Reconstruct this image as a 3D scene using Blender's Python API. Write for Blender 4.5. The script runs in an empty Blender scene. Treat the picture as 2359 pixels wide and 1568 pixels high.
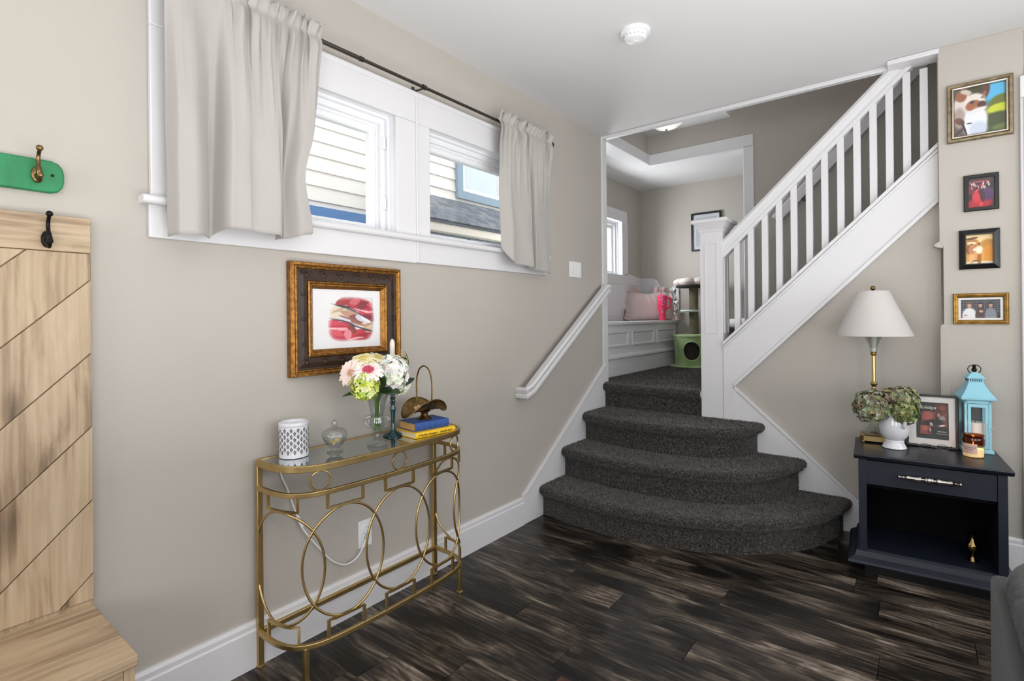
import bpy, bmesh, math, random
import numpy as np
from mathutils import Vector, Matrix
random.seed(7); RNG = np.random.default_rng(7)
PI = math.pi
SC = bpy.context.scene
COL = SC.collection

# ------------------------------------------------------------------ camera, world, lights, exposure
def lin(c):
    return tuple(((v/255)/12.92 if v/255 <= 0.04045 else ((v/255+0.055)/1.055)**2.4) for v in c)

cam = bpy.data.cameras.new('camera'); camo = bpy.data.objects.new('camera', cam); COL.objects.link(camo)
FPX, YAW, ROLL = 1207.4, 0.6663, -0.0097
cam.sensor_width = 36.0; cam.sensor_fit = 'HORIZONTAL'; cam.lens = FPX/2359*36.0
cam.shift_y = -53.7/2359; cam.clip_start = 0.05; cam.clip_end = 200
_F = Vector((-math.sin(YAW), math.cos(YAW), 0)); _R = Vector((math.cos(YAW), math.sin(YAW), 0)); _U = Vector((0, 0, 1))
_R3 = _R*math.cos(ROLL)+_U*math.sin(ROLL); _U3 = _U*math.cos(ROLL)-_R*math.sin(ROLL)
camo.matrix_world = Matrix(((_R3.x, _U3.x, -_F.x, 1.995), (_R3.y, _U3.y, -_F.y, 0.0), (_R3.z, _U3.z, -_F.z, 1.30), (0, 0, 0, 1)))
SC.camera = camo

W = bpy.data.worlds.new('sky'); SC.world = W; W.use_nodes = True
nt = W.node_tree; bg = nt.nodes['Background']
sky = nt.nodes.new('ShaderNodeTexSky'); sky.sky_type = 'HOSEK_WILKIE'; sky.turbidity = 6.0; sky.ground_albedo = 0.4
sky.sun_direction = Vector((0.55, -0.25, 0.8)).normalized()
mixn = nt.nodes.new('ShaderNodeMix'); mixn.data_type = 'RGBA'; mixn.inputs[0].default_value = 0.75
mixn.inputs[7].default_value = (0.93, 0.96, 1.0, 1)
nt.links.new(sky.outputs[0], mixn.inputs[6]); nt.links.new(mixn.outputs[2], bg.inputs[0])
bg.inputs[1].default_value = 5.2

def area(name, loc, rot, sx, sy, power, color=(1, 1, 1), spread=PI):
    l = bpy.data.lights.new(name, 'AREA'); l.shape = 'RECTANGLE'; l.size = sx; l.size_y = sy; l.energy = power; l.color = color; l.spread = spread
    o = bpy.data.objects.new(name, l); COL.objects.link(o); o.location = loc; o.rotation_euler = rot
    return o
# daylight through the windows behind and to the right of the camera, and added fill lamps
area('daylight_back_window', (.95, -2.45, 1.55), (PI/2, 0, 0), 1.2, 1.3, 30, (0.96, 0.98, 1.0))
area('daylight_back_window', (3.85, -2.45, 1.55), (PI/2, 0, 0), 1.2, 1.3, 30, (0.96, 0.98, 1.0))
area('daylight_right_window', (4.55, 0.3, 1.55), (PI/2, 0, PI/2), 1.6, 1.3, 20, (0.97, 0.98, 1.0))
area('daylight_right_window', (4.55, 2.3, 1.55), (PI/2, 0, PI/2), 1.4, 1.3, 18, (0.97, 0.98, 1.0))
area('overhead_fill_light', (2.9, -0.6, 2.55), (0, 0, 0), 0.5, 0.5, 16, (1.0, 0.96, 0.90))  # added lamp without a fixture, soft fill from above
area('upward_fill_light', (2.7, 0.5, 0.80), (PI, 0, 0), 3.0, 3.4, 150, (1.0, 0.995, 0.985))  # unseen upward lamp added to brighten the ceiling like a bounced flash
area('daylight_nook_window', (-0.74, 4.695, 2.02), (PI/2, 0, -PI/2), 0.8, 0.6, 58, (0.96, 0.98, 1.0))
area('stairwell_fill_light', (1.9, 4.15, 5.1), (0, 0, 0), 0.6, 0.5, 8, (1.0, 0.97, 0.93))  # unseen lamp added to lighten the upper stairwell walls

SC.view_settings.view_transform = 'Standard'; SC.view_settings.look = 'None'
SC.view_settings.exposure = -0.33; SC.view_settings.gamma = 1.0; SC.view_settings.use_curve_mapping = False

# ------------------------------------------------------------------ materials
MATS = {}
def nodes_of(m):
    m.use_nodes = True
    return m.node_tree, m.node_tree.nodes['Principled BSDF']
def pm(name, rgb, rough=0.5, metal=0.0, vary=None, bump=None, spec=0.5, sheen=0, emit=None, sub=0, coat=0):
    """procedural principled material; vary=(scale, rgb2, stretch), bump=(scale, strength, stretch)"""
    if name in MATS: return MATS[name]
    m = bpy.data.materials.new(name); t, b = nodes_of(m); MATS[name] = m
    b.inputs['Base Color'].default_value = (*lin(rgb), 1); b.inputs['Roughness'].default_value = rough
    b.inputs['Metallic'].default_value = metal; b.inputs['Specular IOR Level'].default_value = spec
    b.inputs['Sheen Weight'].default_value = sheen; b.inputs['Coat Weight'].default_value = coat
    if emit: b.inputs['Emission Color'].default_value = (*lin(emit[0]), 1); b.inputs['Emission Strength'].default_value = emit[1]
    if sub: b.inputs['Subsurface Weight'].default_value = sub; b.inputs['Subsurface Radius'].default_value = (.02, .015, .01)
    tc = t.nodes.new('ShaderNodeTexCoord')
    def noise(scale, stretch, detail=4):
        mp = t.nodes.new('ShaderNodeMapping'); mp.inputs['Scale'].default_value = stretch
        t.links.new(tc.outputs['Object'], mp.inputs[0])
        n = t.nodes.new('ShaderNodeTexNoise'); n.inputs['Scale'].default_value = scale; n.inputs['Detail'].default_value = detail
        t.links.new(mp.outputs[0], n.inputs['Vector']); return n
    if vary:
        sc, c2, st = vary
        n = noise(sc, st); r = t.nodes.new('ShaderNodeValToRGB')
        r.color_ramp.elements[0].position = .35; r.color_ramp.elements[1].position = .65
        r.color_ramp.elements[0].color = (*lin(rgb), 1); r.color_ramp.elements[1].color = (*lin(c2), 1)
        t.links.new(n.outputs[0], r.inputs[0]); t.links.new(r.outputs[0], b.inputs['Base Color'])
    if bump:
        sc, s, st = bump
        n = noise(sc, st); bp = t.nodes.new('ShaderNodeBump'); bp.inputs['Strength'].default_value = s; bp.inputs['Distance'].default_value = .004
        t.links.new(n.outputs[0], bp.inputs['Height']); t.links.new(bp.outputs[0], b.inputs['Normal'])
    return m
I3 = (1, 1, 1)
WALL = pm('wall_paint', (181, 175, 167), .75, vary=(1.2, (178, 172, 164), I3), bump=(160, .05, I3))
CEIL = pm('ceiling_paint', (214, 213, 213), .85, bump=(120, .04, I3))
WHITE = pm('white_trim_paint', (217, 216, 218), .38, bump=(60, .03, I3))
WHITE2 = pm('white_vinyl', (236, 237, 240), .3, bump=(60, .01, I3))
GOLD = pm('brushed_gold', (202, 176, 122), .38, 1.0, vary=(14, (190, 163, 108), I3), bump=(90, .04, I3))
BRASS = pm('polished_brass', (190, 166, 112), .28, 1.0, bump=(40, .02, I3))
ABRASS = pm('aged_brass', (150, 124, 78), .35, 1.0, vary=(30, (116, 92, 56), I3), bump=(150, .25, I3))
PEWTER = pm('dark_pewter', (92, 86, 80), .32, 1.0, bump=(80, .03, I3))
BRONZE = pm('antique_bronze', (150, 122, 84), .32, 1.0, vary=(60, (110, 88, 60), I3))
CURTAIN = pm('curtain_cloth', (172, 168, 163), .85, sheen=.15, bump=(900, .12, (1, 1, .3)))
NAVY = pm('navy_paint', (23, 29, 43), .45, vary=(9, (20, 25, 38), I3), bump=(50, .06, (1, 1, .3)))
NAVYTOP = pm('navy_paint_dark', (27, 30, 40), .36, vary=(9, (24, 27, 36), I3), bump=(50, .05, I3))
BLACK = pm('black_paint', (16, 16, 17), .35, bump=(80, .05, I3))
BLACKM = pm('black_iron', (22, 21, 21), .38, .7, bump=(80, .06, I3))
CERAM = pm('white_ceramic', (218, 218, 223), .14, coat=.4, bump=(12, .03, I3))
PLASTIC = pm('white_plastic', (232, 232, 234), .3, bump=(60, .01, I3))
PAPER = pm('white_paper', (228, 226, 224), .8, bump=(200, .02, I3))
LINEN = pm('lamp_linen', (196, 192, 188), .9, bump=(500, .12, (1, 1, 1)))

def mirror_mat():
    m = pm('mirror_glass', (196, 200, 200), .03, 1.0, bump=(3, .004, I3)); return m
def glass_mat(name, rgb=(255, 255, 255), rough=0.0, ior=1.45):
    m = bpy.data.materials.new(name); t, b = nodes_of(m)
    b.inputs['Base Color'].default_value = (*lin(rgb), 1); b.inputs['Transmission Weight'].default_value = 1
    b.inputs['Roughness'].default_value = rough; b.inputs['IOR'].default_value = ior
    return m
def thin_glass(name, tint=(.96, .97, .97), ior=1.5, rough=.02, bump=None, refl=1.0):
    """clear glass seen as thin walls or panes: straight-through light plus a fresnel glint on either side"""
    m = bpy.data.materials.new(name); m.use_nodes = True; t = m.node_tree; t.nodes.clear()
    N = t.nodes.new; o = N('ShaderNodeOutputMaterial'); mx = N('ShaderNodeMixShader'); tr = N('ShaderNodeBsdfTransparent'); gl = N('ShaderNodeBsdfGlossy')
    lw = N('ShaderNodeLayerWeight'); lw.inputs[0].default_value = .5
    pw = N('ShaderNodeMath'); pw.operation = 'POWER'; pw.inputs[1].default_value = 5.0
    f0 = ((ior-1)/(ior+1))**2*refl
    ma = N('ShaderNodeMath'); ma.operation = 'MULTIPLY_ADD'; ma.inputs[1].default_value = 1-f0; ma.inputs[2].default_value = f0
    tr.inputs[0].default_value = (*tint, 1); gl.inputs['Roughness'].default_value = rough
    L = t.links.new; L(lw.outputs['Facing'], pw.inputs[0]); L(pw.outputs[0], ma.inputs[0]); L(ma.outputs[0], mx.inputs[0])
    L(tr.outputs[0], mx.inputs[1]); L(gl.outputs[0], mx.inputs[2]); L(mx.outputs[0], o.inputs[0])
    if bump:
        tc = N('ShaderNodeTexCoord'); n = N('ShaderNodeTexNoise'); n.inputs['Scale'].default_value = bump[0]
        L(tc.outputs['Object'], n.inputs['Vector']); bp = N('ShaderNodeBump'); bp.inputs['Strength'].default_value = bump[1]; bp.inputs['Distance'].default_value = .004
        L(n.outputs[0], bp.inputs['Height']); L(bp.outputs[0], gl.inputs['Normal']); L(bp.outputs[0], lw.inputs['Normal'])
    return m
def pane_mat(name, tint=(1, 1, 1), refl=1.0): return thin_glass(name, tint, 1.45, .01, None, refl)
MIRROR = mirror_mat()
PANE = pane_mat('window_glass', (.97, .98, .98)); PICGLASS = pane_mat('picture_glass', (1, 1, 1), .9)
GLASSWARE = thin_glass('clear_glassware', (.90, .92, .92), 1.85, .04, (45, .5))
CRYSTAL = thin_glass('cut_crystal', (.86, .88, .88), 2.1, .05, (90, 1.0))
AMBER = thin_glass('amber_glass', (.62, .33, .16), 1.5, .04)
TEAL = pm('teal_glass', (18, 62, 68), .08, spec=.7, coat=.3, vary=(14, (12, 48, 54), I3))

def wood_mat(name, ramp, scale=(1.1, 8.0, 8.0), detail=6, distort=1.4, rough=.45, per_object=True, fine=.35, knots=0.0, bumps=.15, fine_k=(1.6, 5.5), fine_d=3.2, patch=None, wave=None, nrough=.62, spec=.5):
    m = bpy.data.materials.new(name); t, b = nodes_of(m); MATS[name] = m
    tc = t.nodes.new('ShaderNodeTexCoord'); vec = tc.outputs['Object']
    if per_object:
        oi = t.nodes.new('ShaderNodeObjectInfo'); mu = t.nodes.new('ShaderNodeVectorMath'); mu.operation = 'SCALE'
        cb = t.nodes.new('ShaderNodeCombineXYZ'); cb.inputs[0].default_value = 13.1; cb.inputs[1].default_value = 37.7; cb.inputs[2].default_value = 7.3
        t.links.new(cb.outputs[0], mu.inputs[0]); t.links.new(oi.outputs['Random'], mu.inputs['Scale'])
        ad = t.nodes.new('ShaderNodeVectorMath'); ad.operation = 'ADD'; t.links.new(vec, ad.inputs[0]); t.links.new(mu.outputs[0], ad.inputs[1]); vec = ad.outputs[0]
    # gentle large warp bends the grain round knots
    wn = t.nodes.new('ShaderNodeTexNoise'); wn.inputs['Scale'].default_value = 2.3; wn.inputs['Detail'].default_value = 2
    mpw = t.nodes.new('ShaderNodeMapping'); mpw.inputs['Scale'].default_value = tuple(max(.8, s*.32) for s in scale)
    t.links.new(vec, mpw.inputs[0]); t.links.new(mpw.outputs[0], wn.inputs['Vector'])
    mp = t.nodes.new('ShaderNodeMapping'); mp.inputs['Scale'].default_value = scale; t.links.new(vec, mp.inputs[0])
    va = t.nodes.new('ShaderNodeVectorMath'); va.operation = 'MULTIPLY_ADD'; va.inputs[1].default_value = (distort,)*3
    t.links.new(wn.outputs['Color'], va.inputs[0]); t.links.new(mp.outputs[0], va.inputs[2])
    n = t.nodes.new('ShaderNodeTexNoise'); n.inputs['Scale'].default_value = 1.0; n.inputs['Detail'].default_value = detail; n.inputs['Roughness'].default_value = nrough
    t.links.new(va.outputs[0], n.inputs['Vector'])
    mp2 = t.nodes.new('ShaderNodeMapping'); mp2.inputs['Scale'].default_value = tuple(s*(fine_k[0] if s == min(scale) else fine_k[1]) for s in scale); t.links.new(vec, mp2.inputs[0])
    va2 = t.nodes.new('ShaderNodeVectorMath'); va2.operation = 'MULTIPLY_ADD'; va2.inputs[1].default_value = (distort*fine_d,)*3
    t.links.new(wn.outputs['Color'], va2.inputs[0]); t.links.new(mp2.outputs[0], va2.inputs[2])
    n2 = t.nodes.new('ShaderNodeTexNoise'); n2.inputs['Scale'].default_value = 1.0; n2.inputs['Detail'].default_value = 8; t.links.new(va2.outputs[0], n2.inputs['Vector'])
    mix = t.nodes.new('ShaderNodeMix'); mix.inputs[0].default_value = fine
    t.links.new(n.outputs[0], mix.inputs[2]); t.links.new(n2.outputs[0], mix.inputs[3])
    val = mix.outputs[0]
    if wave:                                   # growth-ring lines, bent into cathedral figures
        wv = t.nodes.new('ShaderNodeTexWave'); wv.wave_type = 'BANDS'; wv.bands_direction = 'Y'; wv.inputs['Scale'].default_value = wave[1]
        wv.inputs['Distortion'].default_value = wave[2]; wv.inputs['Detail'].default_value = 3; wv.inputs['Detail Scale'].default_value = wave[3]
        mpv = t.nodes.new('ShaderNodeMapping'); mpv.inputs['Scale'].default_value = wave[4]; t.links.new(vec, mpv.inputs[0]); t.links.new(mpv.outputs[0], wv.inputs['Vector'])
        mw = t.nodes.new('ShaderNodeMath'); mw.operation = 'MULTIPLY_ADD'; mw.inputs[1].default_value = wave[0]; mw.inputs[2].default_value = -wave[0]*.5
        aw = t.nodes.new('ShaderNodeMath'); aw.operation = 'ADD'; t.links.new(wv.outputs['Fac'], mw.inputs[0]); t.links.new(mw.outputs[0], aw.inputs[0]); t.links.new(val, aw.inputs[1]); val = aw.outputs[0]
    if patch:
        n3 = t.nodes.new('ShaderNodeTexNoise'); n3.inputs['Scale'].default_value = 1.0; n3.inputs['Detail'].default_value = 3; mp3 = t.nodes.new('ShaderNodeMapping'); mp3.inputs['Scale'].default_value = patch[1]
        t.links.new(vec, mp3.inputs[0]); va3 = t.nodes.new('ShaderNodeVectorMath'); va3.operation = 'MULTIPLY_ADD'; va3.inputs[1].default_value = (.8,)*3
        t.links.new(wn.outputs['Color'], va3.inputs[0]); t.links.new(mp3.outputs[0], va3.inputs[2]); t.links.new(va3.outputs[0], n3.inputs['Vector'])
        m3 = t.nodes.new('ShaderNodeMath'); m3.operation = 'MULTIPLY_ADD'; m3.inputs[1].default_value = patch[0]; m3.inputs[2].default_value = -patch[0]*.5
        a3 = t.nodes.new('ShaderNodeMath'); a3.operation = 'ADD'; t.links.new(n3.outputs[0], m3.inputs[0]); t.links.new(m3.outputs[0], a3.inputs[0]); t.links.new(val, a3.inputs[1]); val = a3.outputs[0]
    if knots:
        vo = t.nodes.new('ShaderNodeTexVoronoi'); mpk = t.nodes.new('ShaderNodeMapping'); mpk.inputs['Scale'].default_value = tuple(max(1.6, s*.42) for s in scale)
        t.links.new(vec, mpk.inputs[0]); t.links.new(mpk.outputs[0], vo.inputs['Vector']); vo.inputs['Scale'].default_value = 1.0
        mr = t.nodes.new('ShaderNodeMapRange'); mr.inputs[1].default_value = .02; mr.inputs[2].default_value = .2; mr.inputs[3].default_value = -knots; mr.inputs[4].default_value = 0
        t.links.new(vo.outputs['Distance'], mr.inputs[0]); ad2 = t.nodes.new('ShaderNodeMath'); ad2.operation = 'ADD'
        t.links.new(val, ad2.inputs[0]); t.links.new(mr.outputs[0], ad2.inputs[1]); val = ad2.outputs[0]
    r = t.nodes.new('ShaderNodeValToRGB'); el = r.color_ramp.elements
    while len(el) < len(ramp): el.new(.5)
    for e, (p, c) in zip(el, ramp): e.position = p; e.color = (*lin(c), 1)
    t.links.new(val, r.inputs[0]); t.links.new(r.outputs[0], b.inputs['Base Color'])
    b.inputs['Roughness'].default_value = rough; b.inputs['Specular IOR Level'].default_value = spec
    bp = t.nodes.new('ShaderNodeBump'); bp.inputs['Strength'].default_value = bumps; bp.inputs['Distance'].default_value = .003
    t.links.new(val, bp.inputs['Height']); t.links.new(bp.outputs[0], b.inputs['Normal'])
    return m
PLANK = wood_mat('dark_rustic_plank', [(.0, (12, 11, 10)), (.40, (20, 18, 16)), (.46, (38, 33, 29)), (.525, (62, 54, 47)), (.59, (91, 81, 71)), (.67, (134, 123, 111)), (.77, (184, 174, 160))],
                 scale=(2.4, 8.5, 8.5), detail=10, nrough=.70, spec=.28, distort=2.6, rough=.30, fine=.30, knots=.34, bumps=.10, fine_k=(2.0, 6.5), fine_d=2.2, patch=(.60, (1.9, 6.0, 6.0)), wave=(.055, 13, 14, .6, (.22, 1, 1)))
OAK = wood_mat('light_oak', [(.28, (92, 74, 55)), (.40, (142, 119, 94)), (.50, (174, 151, 122)), (.66, (190, 169, 142))],
               scale=(11, 11, 1.5), distort=1.7, rough=.5, fine=.42, knots=.26, bumps=.08, fine_k=(1.4, 7), fine_d=1.5, patch=(.22, (5, 5, 1.2)))
OAKY = wood_mat('light_oak_long', [(.28, (98, 80, 61)), (.40, (148, 125, 100)), (.50, (178, 155, 126)), (.66, (194, 173, 146))],
                scale=(11, 1.5, 11), distort=1.5, rough=.5, fine=.46, knots=.16, bumps=.08, fine_k=(1.4, 7), fine_d=1.3)
GREEN = pm('green_chalk_paint', (38, 134, 84), .55, vary=(10, (30, 118, 72), (1, 3, 1)), bump=(40, .12, I3))

def attr_mat(name, rough=.5, attr='Col', spec=.4):
    m = bpy.data.materials.new(name); t, b = nodes_of(m)
    a = t.nodes.new('ShaderNodeAttribute'); a.attribute_name = attr; t.links.new(a.outputs['Color'], b.inputs['Base Color'])
    b.inputs['Roughness'].default_value = rough; b.inputs['Specular IOR Level'].default_value = spec
    return m
PRINT = attr_mat('printed_picture', .45)
def carpet_mat(name, fibre):
    m = bpy.data.materials.new(name); t, b = nodes_of(m); b.inputs['Roughness'].default_value = .95; b.inputs['Specular IOR Level'].default_value = .15
    b.inputs['Sheen Weight'].default_value = .25
    r = t.nodes.new('ShaderNodeValToRGB'); el = r.color_ramp.elements; el.new(.5)
    cols = [(0, (24, 23, 21)), (.55, (70, 66, 62)), (1, (134, 127, 121))] if fibre else [(.32, (22, 21, 20)), (.5, (54, 50, 47)), (.68, (96, 91, 86))]
    for e, (p, c) in zip(el, cols): e.position = p; e.color = (*lin(c), 1)
    if fibre:
        g = t.nodes.new('ShaderNodeNewGeometry'); t.links.new(g.outputs['Random Per Island'], r.inputs[0])
    else:
        tc = t.nodes.new('ShaderNodeTexCoord'); n = t.nodes.new('ShaderNodeTexNoise'); n.inputs['Scale'].default_value = 120; n.inputs['Detail'].default_value = 4
        t.links.new(tc.outputs['Object'], n.inputs['Vector']); t.links.new(n.outputs[0], r.inputs[0])
        bp = t.nodes.new('ShaderNodeBump'); bp.inputs['Strength'].default_value = .9; bp.inputs['Distance'].default_value = .006
        t.links.new(n.outputs[0], bp.inputs['Height']); t.links.new(bp.outputs[0], b.inputs['Normal'])
    t.links.new(r.outputs[0], b.inputs['Base Color']); return m
CARPET = carpet_mat('carpet_base', False); FIBRE = carpet_mat('carpet_fibre', True)

# ------------------------------------------------------------------ mesh helpers
def catmull(pts, n=8, closed=False):
    P = [Vector(p) for p in pts]; out = []
    N = len(P); rng = range(N) if closed else range(N-1)
    for i in rng:
        p0 = P[(i-1) % N] if closed or i > 0 else P[0]*2-P[1]
        p1 = P[i]; p2 = P[(i+1) % N]
        p3 = P[(i+2) % N] if closed or i+2 < N else P[-1]*2-P[-2]
        for k in range(n):
            t = k/n
            out.append(.5*((2*p1)+(p2-p0)*t+(2*p0-5*p1+4*p2-p3)*t*t+(3*p1-p0-3*p2+p3)*t**3))
    if not closed: out.append(P[-1].copy())
    return out

class B:
    def __init__(s): s.v = []; s.f = []
    def add(s, vs, fs):
        o = len(s.v); s.v += [tuple(v) for v in vs]; s.f += [tuple(i+o for i in f) for f in fs]; return s
    def box(s, x0, x1, y0, y1, z0, z1):
        x0, x1 = min(x0, x1), max(x0, x1); y0, y1 = min(y0, y1), max(y0, y1); z0, z1 = min(z0, z1), max(z0, z1)
        vs = [(x0, y0, z0), (x1, y0, z0), (x1, y1, z0), (x0, y1, z0), (x0, y0, z1), (x1, y0, z1), (x1, y1, z1), (x0, y1, z1)]
        return s.add(vs, [(3, 2, 1, 0), (4, 5, 6, 7), (0, 1, 5, 4), (1, 2, 6, 5), (2, 3, 7, 6), (3, 0, 4, 7)])
    def prism(s, poly, axis, a, b):
        """poly: 2-D outline in the other two axes (order x<y<z), extruded along axis from a to b"""
        n = len(poly)
        def mk(p, t):
            q = list(p); q.insert(axis, t); return tuple(q)
        vs = [mk(p, a) for p in poly]+[mk(p, b) for p in poly]
        fs = [tuple(range(n))[::-1], tuple(range(n, 2*n))]+[(i, (i+1) % n, n+(i+1) % n, n+i) for i in range(n)]
        return s.add(vs, fs)
    def tube(s, path, r, n=8, closed=False, up=(0, 0, 1), prof=None, cap=True):
        """sweep a round (or given) section along a path; r may be a list"""
        P = [Vector(p) for p in path]; N = len(P)
        prof = prof or [(math.cos(2*PI*k/n), math.sin(2*PI*k/n)) for k in range(n)]; n = len(prof)
        vs = []; prev = None
        for i, p in enumerate(P):
            a = P[(i-1) % N] if closed or i > 0 else P[i]; c = P[(i+1) % N] if closed or i < N-1 else P[i]
            t = (c-a); t = t.normalized() if t.length > 1e-9 else Vector((0, 0, 1))
            u = Vector(up) if prev is None else prev
            u = u-t*u.dot(t)
            if u.length < 1e-4: u = Vector((1, 0, 0))-t*t.x
            if u.length < 1e-4: u = Vector((0, 1, 0))-t*t.y
            u.normalize(); w = t.cross(u); prev = u
            rr = r[i] if isinstance(r, (list, tuple)) else r
            vs += [p+w*(q[0]*rr)+u*(q[1]*rr) for q in prof]
        fs = []
        for i in range(N if closed else N-1):
            j = (i+1) % N
            fs += [(i*n+k, i*n+(k+1) % n, j*n+(k+1) % n, j*n+k) for k in range(n)]
        if not closed and cap: fs += [tuple(range(n))[::-1], tuple(range((N-1)*n, N*n))]
        return s.add(vs, fs)
    def sweep(s, path, prof, closed=False, up=(0, 0, 1)):
        """mitred sweep of a section prof=[(side, up)] along a polyline"""
        P = [Vector(p) for p in path]; N = len(P); n = len(prof); U = Vector(up); vs = []
        for i, p in enumerate(P):
            d0 = (P[i]-P[(i-1) % N]) if closed or i > 0 else None; d1 = (P[(i+1) % N]-P[i]) if closed or i < N-1 else None
            d0 = d1 if d0 is None else d0; d1 = d0 if d1 is None else d1
            d0 = d0.normalized(); d1 = d1.normalized()
            t = (d0+d1).normalized()
            w0 = d0.cross(U).normalized(); w1 = d1.cross(U).normalized(); w = (w0+w1).normalized()
            k = 1/max(.3, w.dot(w0)); u0 = w0.cross(d0).normalized(); u1 = w1.cross(d1).normalized(); u = (u0+u1).normalized(); ku = 1/max(.3, u.dot(u0))
            vs += [p+w*(q[0]*k)+u*(q[1]*ku) for q in prof]
        fs = []
        for i in range(N if closed else N-1):
            j = (i+1) % N
            fs += [(i*n+k, i*n+(k+1) % n, j*n+(k+1) % n, j*n+k) for k in range(n)]
        if not closed: fs += [tuple(range(n))[::-1], tuple(range((N-1)*n, N*n))]
        return s.add(vs, fs)
    def lathe(s, prof, n=24, c=(0, 0, 0), sx=1, sy=1, closed_top=True, closed_bot=True, wob=None):
        vs = []; m = len(prof)
        for (r, z) in prof:
            for k in range(n):
                a = 2*PI*k/n; rr = r*(wob(a, z) if wob else 1)
                vs.append((c[0]+rr*math.cos(a)*sx, c[1]+rr*math.sin(a)*sy, c[2]+z))
        fs = [(i*n+k, i*n+(k+1) % n, (i+1)*n+(k+1) % n, (i+1)*n+k) for i in range(m-1) for k in range(n)]
        if closed_bot and prof[0][0] > 1e-6: fs.append(tuple(range(n))[::-1])
        if closed_top and prof[-1][0] > 1e-6: fs.append(tuple(range((m-1)*n, m*n)))
        return s.add(vs, fs)
    def ball(s, c, rx, ry=None, rz=None, n=12, m=8):
        ry = rx if ry is None else ry; rz = rx if rz is None else rz
        vs = [(c[0], c[1], c[2]-rz)]
        for i in range(1, m):
            a = PI*i/m
            vs += [(c[0]+rx*math.sin(a)*math.cos(2*PI*k/n), c[1]+ry*math.sin(a)*math.sin(2*PI*k/n), c[2]-rz*math.cos(a)) for k in range(n)]
        vs.append((c[0], c[1], c[2]+rz)); T = len(vs)-1
        fs = [(0, 1+(k+1) % n, 1+k) for k in range(n)]
        for i in range(m-2):
            fs += [(1+i*n+k, 1+i*n+(k+1) % n, 1+(i+1)*n+(k+1) % n, 1+(i+1)*n+k) for k in range(n)]
        fs += [(1+(m-2)*n+k, 1+(m-2)*n+(k+1) % n, T) for k in range(n)]
        return s.add(vs, fs)
    def grid(s, fn, nu, nv, wrap=False):
        vs = [fn(i/nu, j/nv) for j in range(nv+1) for i in range(nu+(0 if wrap else 1))]
        w = nu if wrap else nu+1
        fs = [(j*w+i, j*w+(i+1) % w, (j+1)*w+(i+1) % w, (j+1)*w+i) for j in range(nv) for i in range(nu)]
        return s.add(vs, fs)
    def rings(s, rs, closed=True, cap=True):
        n = len(rs[0]); vs = [p for r in rs for p in r]; fs = []
        for i in range(len(rs)-1):
            fs += [(i*n+k, i*n+(k+1) % n, (i+1)*n+(k+1) % n, (i+1)*n+k) for k in range(n if closed else n-1)]
        if cap: fs += [tuple(range(n))[::-1], tuple(range((len(rs)-1)*n, len(rs)*n))]
        return s.add(vs, fs)
    def xf(s, M, i0=0):
        s.v = s.v[:i0]+[tuple(M @ Vector(v)) for v in s.v[i0:]]; return s
    def mesh(s, name, mat, smooth=True, angle=38):
        me = bpy.data.meshes.new(name); me.from_pydata(s.v, [], s.f)
        if mat: me.materials.append(mat)
        if smooth:
            me.polygons.foreach_set('use_smooth', [True]*len(me.polygons)); me.set_sharp_from_angle(angle=math.radians(angle))
        me.update(); return me
    def obj(s, name, mat, parent=None, bevel=0, seg=2, smooth=True, angle=38, loc=None, rot=None, fix=True):
        me = s.mesh(name, mat, smooth, angle)
        if fix:
            bm = bmesh.new(); bm.from_mesh(me); bmesh.ops.recalc_face_normals(bm, faces=bm.faces); bm.to_mesh(me); bm.free()
        return link(name, me, parent, bevel, seg, loc, rot)
def link(name, me, parent=None, bevel=0, seg=2, loc=None, rot=None):
    o = bpy.data.objects.new(name, me); COL.objects.link(o)
    if parent: o.parent = parent
    if loc: o.location = loc
    if rot: o.rotation_euler = rot
    if bevel:
        md = o.modifiers.new('bevel', 'BEVEL'); md.width = bevel; md.segments = seg; md.limit_method = 'ANGLE'; md.angle_limit = math.radians(40)
        md.harden_normals = False
    return o
def tag(o, label, cat, group=None, kind=None):
    if label: o['label'] = label
    if cat: o['category'] = cat
    if group: o['group'] = group
    if kind: o['kind'] = kind
    return o
def thing(name, label, cat, loc=(0, 0, 0), rz=0, group=None, rot=None):
    o = bpy.data.objects.new(name, None); o.empty_display_size = .05; COL.objects.link(o); o.location = loc; o.rotation_euler = rot or (0, 0, rz)
    return tag(o, label, cat, group)
def struct(o): o['kind'] = 'structure'; return o
def sempty(name, loc=(0, 0, 0)):
    o = bpy.data.objects.new(name, None); o.empty_display_size = .05; COL.objects.link(o); o.location = loc; o['kind'] = 'structure'; return o
def stuff(o): o['kind'] = 'stuff'; return o
def copy_tree(o, parent=None):
    c = o.copy(); COL.objects.link(c)
    if parent: c.parent = parent
    for ch in list(o.children): copy_tree(ch, c)
    return c
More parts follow.
